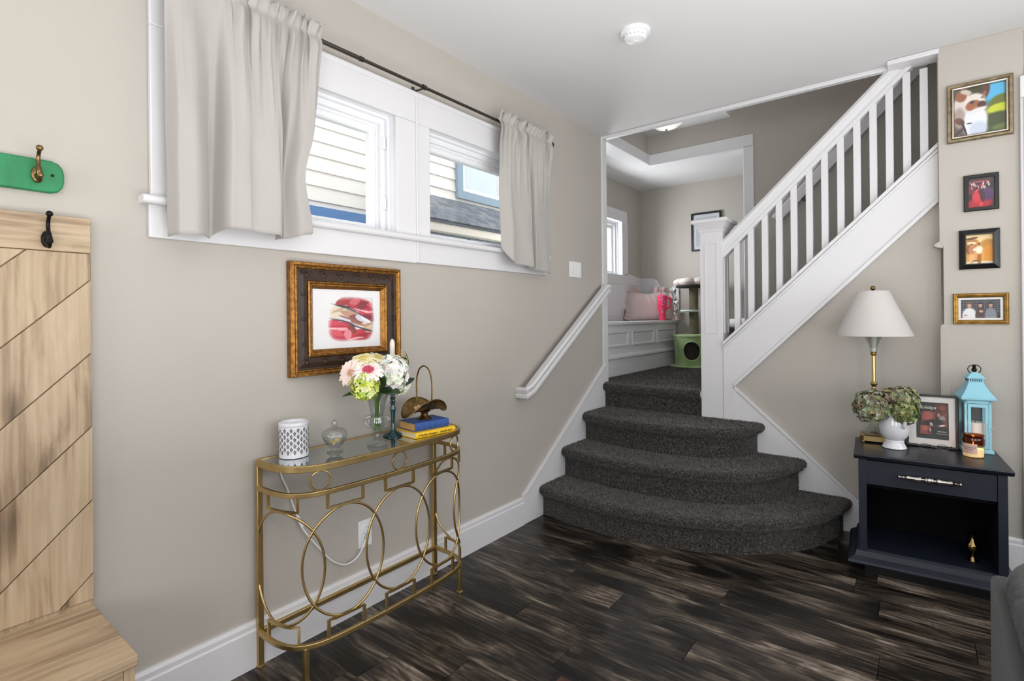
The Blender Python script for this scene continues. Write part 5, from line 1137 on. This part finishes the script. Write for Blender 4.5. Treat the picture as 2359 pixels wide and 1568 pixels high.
# leaning card frame
cf = thing('holiday_card_frame', 'black framed holiday photo card with wide white mat leaning on the nightstand', 'picture', (2.022, 3.492, .6015), rot=(math.radians(-9), 0, .025))
FRW, FRH = .214, .272
B().rings([[(x, y, z+FRH/2) for x, y, z in r_] for r_ in frame_rings(FRW, FRH, [(0, -.004), (0, .010), (.002, .012), (.011, .012), (.012, .004)])], cap=False).box(-FRW/2+.002, FRW/2-.002, .0, .006, .002, FRH-.002).obj('frame', BLACK, cf, angle=25, fix=False)
B().prism([(.006, .16), (.075, .012), (.075, .004), (.006, .13)], 0, -.02, .02).obj('easel_leg', BLACK, cf, smooth=False) if False else B().prism([(.0065, .17), (.055, .010), (.050, .006), (.0065, .15)], 0, -.022, .022).obj('easel_leg', BLACK, cf, smooth=False)
B().box(-FRW/2+.011, FRW/2-.011, -.004, -.001, .011, FRH-.011).obj('mat_board', PAPER, cf, smooth=False)
def card(U, V):
    c = flat(U, (22, 30, 32))
    m = lambda x0, x1, y0, y1: ((U > x0) & (U < x1) & (V > y0) & (V < y1))[..., None]*1.0
    c = over(c, (70, 34, 22), m(.58, .98, .72, .97)); c = over(c, (134, 70, 40), blob(U, V, .82, .86, .12, .07, 0, .5)); c = over(c, (60, 40, 50), blob(U, V, .68, .78, .06, .05))
    c = over(c, (120, 62, 58), m(.16, .95, .34, .74)); c = over(c, (172, 88, 82), blob(U, V, .35, .62, .17, .13, 10)); c = over(c, (40, 24, 24), blob(U, V, .72, .58, .12, .16, 20)); c = over(c, (150, 140, 140), blob(U, V, .80, .56, .10, .09, 30)); c = over(c, (196, 130, 110), blob(U, V, .70, .66, .05, .05)); c = over(c, (24, 18, 20), blob(U, V, .50, .44, .34, .09, 8))
    c = over(c, (232, 228, 224), blob(U, V, .47, .40, .055, .035, -40)); c = over(c, (20, 18, 18), blob(U, V, .455, .405, .014, .012)); c = over(c, (20, 18, 18), blob(U, V, .485, .39, .014, .012)); c = over(c, (228, 224, 220), blob(U, V, .80, .38, .10, .022, 10))
    c = over(c, (140, 66, 60), m(.12, .46, .12, .36)); c = over(c, (176, 96, 84), blob(U, V, .27, .28, .10, .07)); c = over(c, (70, 34, 34), blob(U, V, .40, .20, .05, .06)); c = over(c, (216, 190, 180), blob(U, V, .43, .24, .02, .05))
    return c
painted('photo_card', .132, .188, card, cf, 96, 130, loc=(.003, -.0052, FRH/2+.002))
CARDW = pm('card_lettering', (236, 236, 232), .6, bump=(60, .01, I3))
text('Holidays', .023, 'card_heading', CARDW, cf, (-.020, -.0058, FRH/2+.068), shear=.45, depth=.0001, sx=.95)
text('with love', .010, 'card_greeting', CARDW, cf, (.040, -.0058, FRH/2-.052), shear=.45, depth=.0001); text('from our home', .009, 'card_signature', CARDW, cf, (.040, -.0058, FRH/2-.064), shear=.45, depth=.0001) if False else B().tube([(.018+.0075*k, -.0058, FRH/2-.064+.0016*math.sin(k*2.3)) for k in range(8)], .0006, 4).obj('card_signature', CARDW, cf)
B().box(-FRW/2+.0115, FRW/2-.0115, -.0085, -.0075, .0115, FRH-.0115).obj('glazing', PICGLASS, cf, smooth=False)

# eyeglasses
SIL = pm('silver_wire', (190, 188, 186), .22, 1.0, bump=(60, .02, I3)); LENS = pane_mat('spectacle_lens', (.94, .95, .95))
eg = thing('eyeglasses', 'folded wire rimmed eyeglasses lying in front of the holiday card frame', 'eyeglasses', (2.030, 3.418, .6015), NSR+.05)
for s in (-1, 1):
    rim = [(s*.034+.026*math.cos(t), -.002-.004*math.sin(t), .0175+.0165*math.sin(t)) for t in [2*PI*k/28 for k in range(28)]]
    B().tube(rim, .0011, 6, closed=True).obj('rim', SIL, eg)
    B().add(rim, [tuple(range(28))]).obj('lens', LENS, eg, smooth=False)
    B().tube(catmull([(s*.060, -.002, .024), (s*.067, .002, .026), (s*.066, .012, .022), (s*-.005, .030+.006*s, .012), (s*-.040, .034+.006*s, .004), (s*-.055, .032+.006*s, .0025)], 6), .0014, 6).obj('temple_arm', SIL if s < 0 else BLACK, eg)
    B().ball((s*.010, .002, .012), .0016, .002, .004, 8, 6).obj('nose_pad', LENS, eg)
B().tube(catmull([(-.0085, -.003, .022), (0, -.001, .027), (.0085, -.003, .022)], 6), .0011, 6).obj('bridge', SIL, eg)

# blue lantern with a pillar candle
AQUA = pm('aqua_painted_metal', (150, 206, 222), .45, vary=(7, (140, 198, 216), I3), bump=(60, .05, I3))
la = thing('candle_lantern', 'aqua blue metal candle lantern with glass sides and a black ring handle', 'lantern', (2.192, 3.528, .6015), math.radians(11)); la.scale = (.84, .84, 1.0)
q4 = lambda h, z: [(-h, -h, z), (h, -h, z), (h, h, z), (-h, h, z)]
B().rings([q4(h, z) for h, z in ((.068, 0), (.071, .003), (.071, .014), (.066, .019))]).obj('lantern_base', AQUA, la, angle=25)
L0, L1, LH = .019, .262, .062
for x in (-1, 1):
    for y in (-1, 1): B().box(x*LH-x*.013, x*LH, y*LH-y*.013, y*LH, L0, L1).obj('corner_post', AQUA, la, bevel=.001)
B().rings([q4(LH, z) for z in (L1-.016, L1)]).obj('top_plate', AQUA, la, smooth=False)
B().rings([q4(h, z) for h, z in ((.064, .260), (.078, .264), (.081, .268), (.081, .276), (.076, .281), (.062, .300), (.046, .326), (.036, .346), (.034, .352), (.034, .368))]).obj('lantern_roof', AQUA, la, angle=25)
fl_ = B()
for i in range(7):
    for rz in range(4): fl_.add([tuple(Matrix.Rotation(rz*PI/2, 4, 'Z') @ Vector(v)) for v in [(-.028+.0083*i, -.0345, .353), (-.0238+.0083*i, -.0345, .353), (-.0238+.0083*i, -.0345, .366), (-.028+.0083*i, -.0345, .366)]], [(0, 1, 2, 3)])
stuff(fl_.obj('vent_slot', pm('dark_slot', (30, 54, 62), .7, bump=(40, .01, I3)), la, smooth=False))
B().rings([q4(h, z) for h, z in ((.042, .368), (.043, .372), (.038, .376), (.024, .390), (.012, .398), (.006, .400))]).obj('roof_cap', AQUA, la, angle=25)
B().ball((0, 0, .410), .013, n=14, m=8).ball((0, 0, .428), .0095, n=12, m=8).tube([(0, 0, .398), (0, 0, .43)], .005, 8).obj('top_knob', BLACKM, la)
B().tube([(.031*math.cos(t), -.004, .413+.022*math.sin(t)) for t in [2*PI*k/36 for k in range(36)]], .0022, 8, closed=True).obj('ring_handle', BLACKM, la)
dg = B().rings([[(x, -LH-d, z) for x, z in rr] for d, rr in ((-.001, [(-.047, .024), (.047, .024), (.047, .244), (-.047, .244)]), (.003, [(-.047, .024), (.047, .024), (.047, .244), (-.047, .244)]), (.003, [(-.033, .040), (.033, .040), (.033, .228), (-.033, .228)]), (-.001, [(-.033, .040), (.033, .040), (.033, .228), (-.033, .228)]))], cap=False).obj('lantern_door', AQUA, la, angle=25, fix=False)
B().box(-.0335, .0335, -LH-.001, -LH+.0005, .0395, .2285).obj('door_glass', PICGLASS, dg, smooth=False)
B().box(.044, .053, -LH-.007, -LH-.003, .105, .150).tube([(.05, -LH-.006, .126), (.070, -LH-.010, .127)], .0025, 6).obj('door_latch', AQUA, dg, bevel=.001); B().tube([(-.047, -LH-.004, .195), (-.047, -LH-.004, .215)], .003, 8).obj('door_hinge', AQUA, dg)
B().box(-.050, .050, LH-.0065, LH-.0045, .020, .250).obj('wall_shade_sheet', pm('wall_shade_grey', (96, 96, 96), .5, .3, bump=(40, .03, I3)), la, smooth=False)  # added sheet, its grey stands in for the shaded wall behind the lantern
for rz in (1, 3): B().box(-.049, .049, -LH+.004, -LH+.0052, .020, .246).xf(Matrix.Rotation(rz*PI/2, 4, 'Z')).obj('side_glass', PICGLASS, la, smooth=False)
pc = thing('pillar_candle', 'white pillar candle standing inside the aqua lantern', 'candle', (2.193, 3.528, .622))
B().lathe([(.036, 0), (.037, .004), (.037, .122), (.034, .127), (.012, .124), (0, .122)], 28).obj('wax', pm('white_wax', (238, 232, 222), .5, sub=.2, bump=(18, .05, I3)), pc); B().tube([(0, 0, .122), (.001, 0, .134)], .0012, 5).obj('wick', BLACK, pc)

# lit jar candle
jc = thing('jar_candle', 'lit candle in an amber glass jar with a pink label in front of the lantern', 'candle', (2.178, 3.385, .6015))
B().lathe([(.039, .052), (.0425, .060), (.0425, .088), (.041, .092), (.041, .103), (.043, .106), (.0405, .108), (.0385, .104), (.0385, .09), (.040, .084), (.040, .060)], 36, closed_bot=False, closed_top=False).obj('jar_shoulder', AMBER, jc, angle=40)
B().lathe([(.038, 0), (.0415, .003), (.0425, .008), (.0425, .060)], 36, closed_top=False).obj('jar_body', thin_glass('clear_jar_glass', (.97, .93, .88), 1.45, .03), jc, angle=40)
B().lathe([(.038, .004), (.0395, .008), (.0395, .040), (.036, .0405), (0, .041)], 32).obj('wax', pm('glowing_wax', (250, 226, 178), .5, sub=.3, emit=((255, 206, 130), .35)), jc, angle=40)
B().tube([(0, 0, .041), (.0, 0, .050)], .001, 5).obj('wick', BLACK, jc)
B().lathe([(0, .049), (.0028, .054), (.0024, .062), (0, .074)], 10).obj('flame', pm('candle_flame', (255, 200, 110), .5, emit=((255, 186, 92), 14)), jc)
fl2 = bpy.data.lights.new('candle_light', 'POINT'); fl2.energy = .22; fl2.color = (1, .62, .28); fl2.shadow_soft_size = .006
flo = bpy.data.objects.new('candle_light', fl2); COL.objects.link(flo); flo.parent = jc; flo.location = (0, 0, .082)
la0 = -PI/2-.42; lab = B().grid(lambda u, v: (.0432*math.cos(la0+(u-.5)*1.42), .0432*math.sin(la0+(u-.5)*1.42), .020+.048*v), 16, 2).obj('label', pm('pink_label', (214, 178, 166), .7, bump=(90, .02, I3)), jc, fix=False)
def label_text(s, z, size):
    o_ = text(s, size, 'label_print', BLACK, lab, (0, 0, 0), rot=(0, 0, 0), depth=.0, shear=.3)
    me = o_.data
    for v in me.vertices: a = la0+v.co.x/.0436; v.co = Vector((.0437*math.cos(a), .0437*math.sin(a), z+v.co.y))
label_text('marmalade &', .050, .0095); label_text('bourbon', .041, .0095); label_text('scented candle', .030, .0045)

# ------------------------------------------------------------------ family photographs on the pier
def wallpic(name, label, cx, cz, w, h, prof, m, fn, mat_in=None, inner=None, nx=70, ny=60, mcol=None, rot=0):
    t = thing(name, label, 'picture', (cx, 3.619, cz), group='family photographs on the pier', rot=(0, rot, 0))
    B().rings(frame_rings(w, h, prof), cap=False).obj('frame', m, t, angle=25, fix=False)
    i = prof[-1][0]; iw, ih = w-2*i, h-2*i
    if mat_in:
        B().box(-iw/2-.001, iw/2+.001, -.006, -.004, -ih/2-.001, ih/2+.001).obj('mat_board', PAPER, t, smooth=False)
        painted('photo', iw-2*mat_in, ih-2*mat_in, fn, t, nx, ny, loc=(0, -.0064, 0))
    else: painted('photo', iw+.002, ih+.002, fn, t, nx, ny, loc=(0, -.005, 0))
    B().box(-iw/2-.001, iw/2+.001, -.0085, -.0078, -ih/2-.001, ih/2+.001).obj('glazing', PICGLASS, t, smooth=False)
    return t
CHAMP = pm('champagne_frame', (158, 144, 118), .36, .75, vary=(40, (126, 112, 88), I3), bump=(120, .2, I3)); SILVF = pm('silver_frame_lip', (206, 198, 184), .25, .9, bump=(80, .05, I3)); OLDGOLD = pm('old_gold_frame', (158, 122, 58), .36, .8, vary=(40, (122, 90, 40), I3), bump=(120, .15, I3))
def dog(U, V):
    c = flat(U, (96, 92, 78)); c = over(c, (86, 178, 224), blob(U, V, .85, 1.0, .40, .42, 0, .18)); c = over(c, (104, 112, 36), blob(U, V, .92, .62, .22, .13, 10, .2)); c = over(c, (196, 206, 44), blob(U, V, .90, .47, .26, .10, 5, .18)); c = over(c, (60, 72, 30), blob(U, V, .86, .18, .32, .22, 5, .14)); c = over(c, (96, 110, 54), blob(U, V, .92, .08, .18, .06, 5, .2))
    c = over(c, (92, 74, 66), blob(U, V, .06, .30, .16, .5, 0, .2)); c = over(c, (66, 60, 40), blob(U, V, .42, .92, .20, .12, 0, .2)); c = over(c, (214, 206, 200), blob(U, V, .16, .62, .20, .30, -15, .14)); c = over(c, (168, 150, 140), blob(U, V, .10, .40, .12, .22, 0, .2)); c = over(c, (226, 228, 236), blob(U, V, .42, .26, .24, .34, -8, .12)); c = over(c, (196, 204, 222), blob(U, V, .48, .10, .18, .16, 0, .2))
    c = over(c, (150, 92, 66), blob(U, V, .14, .85, .12, .11, -20, .14)); c = over(c, (206, 190, 180), blob(U, V, .24, .93, .12, .05, -20, .2)); c = over(c, (96, 56, 44), blob(U, V, .63, .88, .075, .17, -14, .2)); c = over(c, (140, 90, 70), blob(U, V, .60, .80, .04, .09, -14, .14))
    c = over(c, (226, 216, 208), blob(U, V, .42, .70, .20, .17, -8, .14)); c = over(c, (156, 96, 62), blob(U, V, .38, .62, .15, .11, 10, .14)); c = over(c, (176, 118, 86), blob(U, V, .50, .55, .15, .06, 15, .14)); c = over(c, (82, 50, 40), blob(U, V, .55, .61, .085, .075, 0, .14)); c = over(c, (58, 60, 66), blob(U, V, .36, .69, .05, .032, 0, .14)); c = over(c, (224, 222, 224), blob(U, V, .46, .50, .20, .05, 12, .2)); c = over(c, (146, 130, 124), blob(U, V, .58, .76, .05, .03, 0, .2))
    c = over(c, (110, 66, 50), blob(U, V, .11, .32, .11, .07, -35, .14)); c = over(c, (44, 38, 42), blob(U, V, .20, .16, .025, .18, 18, .14)); c = over(c, (44, 38, 42), blob(U, V, .10, .10, .02, .12, -55, .14)); c = over(c, (54, 46, 52), blob(U, V, .30, .25, .06, .015, 0, .14))
    return c
def concert(U, V):
    c = flat(U, (34, 16, 24)); c = over(c, (172, 26, 44), blob(U, V, .45, .12, .50, .26, 8, .2)); c = over(c, (206, 40, 54), blob(U, V, .32, .36, .16, .20, 20, .2)); c = over(c, (76, 42, 92), blob(U, V, .76, .44, .28, .22, 0, .2)); c = over(c, (60, 20, 34), blob(U, V, .55, .40, .10, .22, 10, .2)); c = over(c, (110, 30, 46), blob(U, V, .12, .62, .16, .16, 0, .2))
    r_ = random.Random(3)
    for i in range(30): c = over(c, (250, 222, 216) if i % 3 else (244, 110, 124), blob(U, V, .10+r_.uniform(0, .72), .74+r_.uniform(-.07, .10), r_.uniform(.008, .02), r_.uniform(.02, .07), r_.uniform(-20, 20), .4))
    c = over(c, (190, 60, 72), blob(U, V, .45, .88, .34, .03, 0, .6)); c = over(c, (226, 70, 62), blob(U, V, .50, .10, .07, .07, 0, .5)); c = over(c, (250, 80, 96), blob(U, V, .35, .58, .10, .03, 30, .5)); return c
def couple(U, V):
    c = flat(U, (222, 168, 84)); c = over(c, (240, 214, 160), ((V > .76)[..., None]*1.0)); c = over(c, (186, 132, 72), blob(U, V, .22, .72, .26, .16, 0, .15)); c = over(c, (246, 226, 180), blob(U, V, .22, .72, .18, .05, 0, .2)); c = over(c, (96, 70, 50), blob(U, V, .20, .88, .26, .035, 6, .14)); c = over(c, (198, 142, 60), blob(U, V, .82, .68, .26, .16, 0, .2)); c = over(c, (226, 150, 44), blob(U, V, .86, .32, .20, .34, 0, .2)); c = over(c, (150, 96, 50), blob(U, V, .10, .50, .10, .16, 0, .2)); c = over(c, (250, 240, 214), ((V < .08)[..., None]*1.0))
    for x, sh_, lg in ((.22, (196, 130, 96), (230, 182, 130)), (.50, (248, 236, 216), (176, 104, 48))):
        c = over(c, lg, blob(U, V, x, .20, .085, .22, 0, .2)); c = over(c, sh_, blob(U, V, x, .48, .12, .14, 0, .2)); c = over(c, (206, 152, 118), blob(U, V, x, .64, .045, .055, 0, .12)); c = over(c, (110, 66, 40), blob(U, V, x, .68, .05, .03, 0, .14))
    c = over(c, (240, 226, 206), blob(U, V, .36, .50, .10, .05, 10, .14)); c = over(c, (90, 60, 40), blob(U, V, .36, .10, .14, .02, 0, .2)); return c
def trio(U, V):
    c = flat(U, (48, 52, 58)); g = ((np.abs((U*15) % 1-.5) > .42) | (np.abs((V*8) % 1-.5) > .40))[..., None]*1.0*((V > .35)[..., None]); c = over(c, (122, 128, 136), g*.8); c = over(c, (34, 28, 28), ((V < .16)[..., None]*1.0))
    for x, bw, top_, skin, hair, hz_ in ((.22, .19, (224, 224, 226), (214, 168, 148), (120, 84, 62), .02), (.50, .13, (74, 54, 50), (206, 156, 134), (40, 30, 28), -.08), (.76, .15, (128, 132, 142), (196, 150, 132), (52, 44, 44), .0)):
        c = over(c, hair, blob(U, V, x, .70+hz_, .075, .17, 0, .2)); c = over(c, top_, blob(U, V, x, .12, bw, .44, 0, .12)); c = over(c, skin, blob(U, V, x, .68, .048, .12, 0, .2)); c = over(c, hair, blob(U, V, x, .80, .055, .05, 0, .14)); c = over(c, (70, 40, 40), blob(U, V, x, .635, .018, .012, 0, .2))
    c = over(c, (206, 160, 140), blob(U, V, .52, .36, .05, .07, 20, .14)); c = over(c, (200, 150, 130), blob(U, V, .12, .14, .05, .05, 0, .14)); return c
wallpic('dog_picture', 'dog photograph in a champagne frame, topmost on the pier', 2.226, 2.343, .256, .302, [(0, 0), (0, .016), (.004, .020), (.014, .020), (.019, .015), (.021, .020), (.026, .020), (.031, .008)], CHAMP, dog, nx=110, ny=110)
dp = [o for o in bpy.data.objects if o.name == 'dog_picture'][0]
B().rings(frame_rings(.256-.042, .302-.042, [(0, .0195), (0, .0215), (.003, .0222), (.006, .0205), (.009, .0085)]), cap=False).obj('silver_lip', SILVF, dp, angle=25, fix=False)
wallpic('concert_picture', 'red lit stage photograph in a narrow black frame below the dog picture', 2.230, 1.918, .136, .186, [(0, 0), (0, .014), (.003, .017), (.017, .017), (.019, .007)], BLACK, concert)
wallpic('couple_picture', 'sunny orange photograph of two people in a thick black frame', 2.221, 1.627, .158, .203, [(0, 0), (0, .012), (.004, .015), (.022, .026), (.026, .026), (.028, .009)], BLACK, couple)
wallpic('group_picture', 'photograph of three seated people in a gold frame, lowest on the pier', 2.223, 1.320, .216, .159, [(0, 0), (0, .010), (.004, .014), (.008, .013), (.010, .017), (.016, .015), (.018, .011), (.022, .009)], OLDGOLD, trio, mat_in=.010, nx=110, ny=80)

# ------------------------------------------------------------------ ceiling fittings, armchair, rug
sd = thing('smoke_detector', 'round white smoke detector on the ceiling in front of the stairs', 'smoke detector', (.876, 2.438, CZ))
B().lathe([(0, -.018), (.066, -.018), (.0725, -.015), (.0725, 0), (0, 0)], 40).obj('mounting_base', PLASTIC, sd, angle=30)
B().lathe([(0, -.052), (.020, -.052), (.034, -.046), (.046, -.045), (.056, -.036), (.058, -.018)], 40, closed_top=False).lathe([(.011, -.055), (.012, -.051)], 16).obj('sensor_cover', PLASTIC, sd, angle=30)
slots = B()
for k in range(18): a = 2*PI*k/18; slots.box(-.002, .002, .048, .0565, -.036, -.029).xf(Matrix.Rotation(a, 4, 'Z'), len(slots.v)-8)
stuff(slots.obj('vent_slot', pm('shadow_grey', (150, 150, 152), .6, bump=(60, .01, I3)), sd, smooth=False))
dl = thing('dome_light', 'white glass dome ceiling light over the stair landing', 'ceiling light', (.27, 4.36, 2.96))
B().lathe([(.126, -.012), (.128, -.018), (.122, -.004), (.118, 0)], 40).obj('light_pan', WHITE2, dl, angle=30)
B().lathe([(.004, -.066), (.045, -.062), (.09, -.046), (.115, -.026), (.122, -.014)], 40, closed_top=False).obj('glass_dome', pm('opal_glass', (244, 243, 240), .3, emit=((255, 250, 240), .55)), dl, angle=60)
B().lathe([(0, -.084), (.007, -.081), (.010, -.074), (.007, -.068), (.012, -.065), (.012, -.062)], 14).obj('finial', pm('brushed_nickel', (150, 146, 142), .3, 1.0, bump=(60, .03, I3)), dl, angle=60)

VELV = pm('grey_green_velvet', (32, 38, 36), .9, sheen=.15, vary=(6, (27, 33, 31), I3), bump=(220, .25, I3)); FUR = pm('shaggy_grey_plush', (38, 44, 41), .95, sheen=.2, vary=(16, (22, 26, 25), I3), bump=(160, .5, I3))
ac = thing('armchair', 'grey green velvet armchair corner at the right edge by the nightstand', 'armchair', (2.6, 1.75, 0))
def soft(x0, x1, y0, y1, z0, z1, r): return B().box(x0, x1, y0, y1, z0, z1), r
for nm, (bx_, r_) in (('side_panel', soft(-.447, -.30, -.45, .50, .03, .475, .022)), ('seat_base', soft(-.30, .45, -.45, .49, .06, .30, .02)), ('side_panel', soft(.30+.15, .60, -.45, .50, .03, .475, .022)), ('back_rest', soft(-.30, .45, .30, .50, .28, .47, .05)), ('seat_cushion', soft(-.29, .44, -.46, .30, .30, .44, .05))):
    bx_.obj(nm, VELV, ac, bevel=r_, seg=4, angle=80)
B().tube([(-.305, -.45, .475), (-.305, -.44, .475), (-.305, .38, .475), (-.305, .405, .475)], [.10, .118, .118, .10], 28).obj('arm_roll', FUR, ac, angle=80)
for x in (-.40, .55):
    for y in (-.40, .44): B().box(x-.025, x+.025, y-.025, y+.025, 0, .03).obj('foot', BLACK, ac, bevel=.004)
V = []; Fc = []
for k in range(5200):            # long plush tufts hanging from the arm roll
    a = random.uniform(-.1, 2.4); y = random.uniform(-.45, .36); c_, s_ = math.cos(PI-a+.9), math.sin(PI-a+.9); p = Vector((-.305+.118*math.cos(PI/2+a*.9), y, .475+.118*math.sin(PI/2+a*.9))); n_ = Vector((math.cos(PI/2+a*.9), 0, math.sin(PI/2+a*.9)))
    dd = (n_*.45+Vector((0, random.uniform(-.6, .6), -.9))).normalized(); L_ = random.uniform(.008, .024); w_ = .0011; o_ = len(V)
    V += [p+Vector((0, -w_, 0)), p+Vector((0, w_, 0)), p+dd*L_]; Fc.append((o_, o_+1, o_+2))
stuff(B().add(V, Fc).obj('plush_tufts', FUR, ac, smooth=False, fix=False))

RUGB = pm('rug_border', (20, 18, 18), .95, bump=(300, .5, I3)); RUGF = pm('rug_field', (96, 58, 48), .95, vary=(14, (60, 34, 30), I3), bump=(300, .5, I3))
rg = thing('area_rug', 'dark bordered rug whose corner shows at the bottom of the floor', 'rug', (1.55, .55, 0))
B().rings([[(-.612+i, -1.6+i, z), (.6-i, -1.6+i, z), (.6-i, 1.055-i, z), (-.612+i, 1.055-i, z)] for i, z in ((0, .0005), (0, .007), (.004, .009), (.022, .009))], cap=False).obj('rug_border', RUGB, rg, angle=30, fix=False)
B().box(-.612+.022, .578, -1.578, 1.033, .001, .0092).obj('rug_field', RUGF, rg, smooth=False)
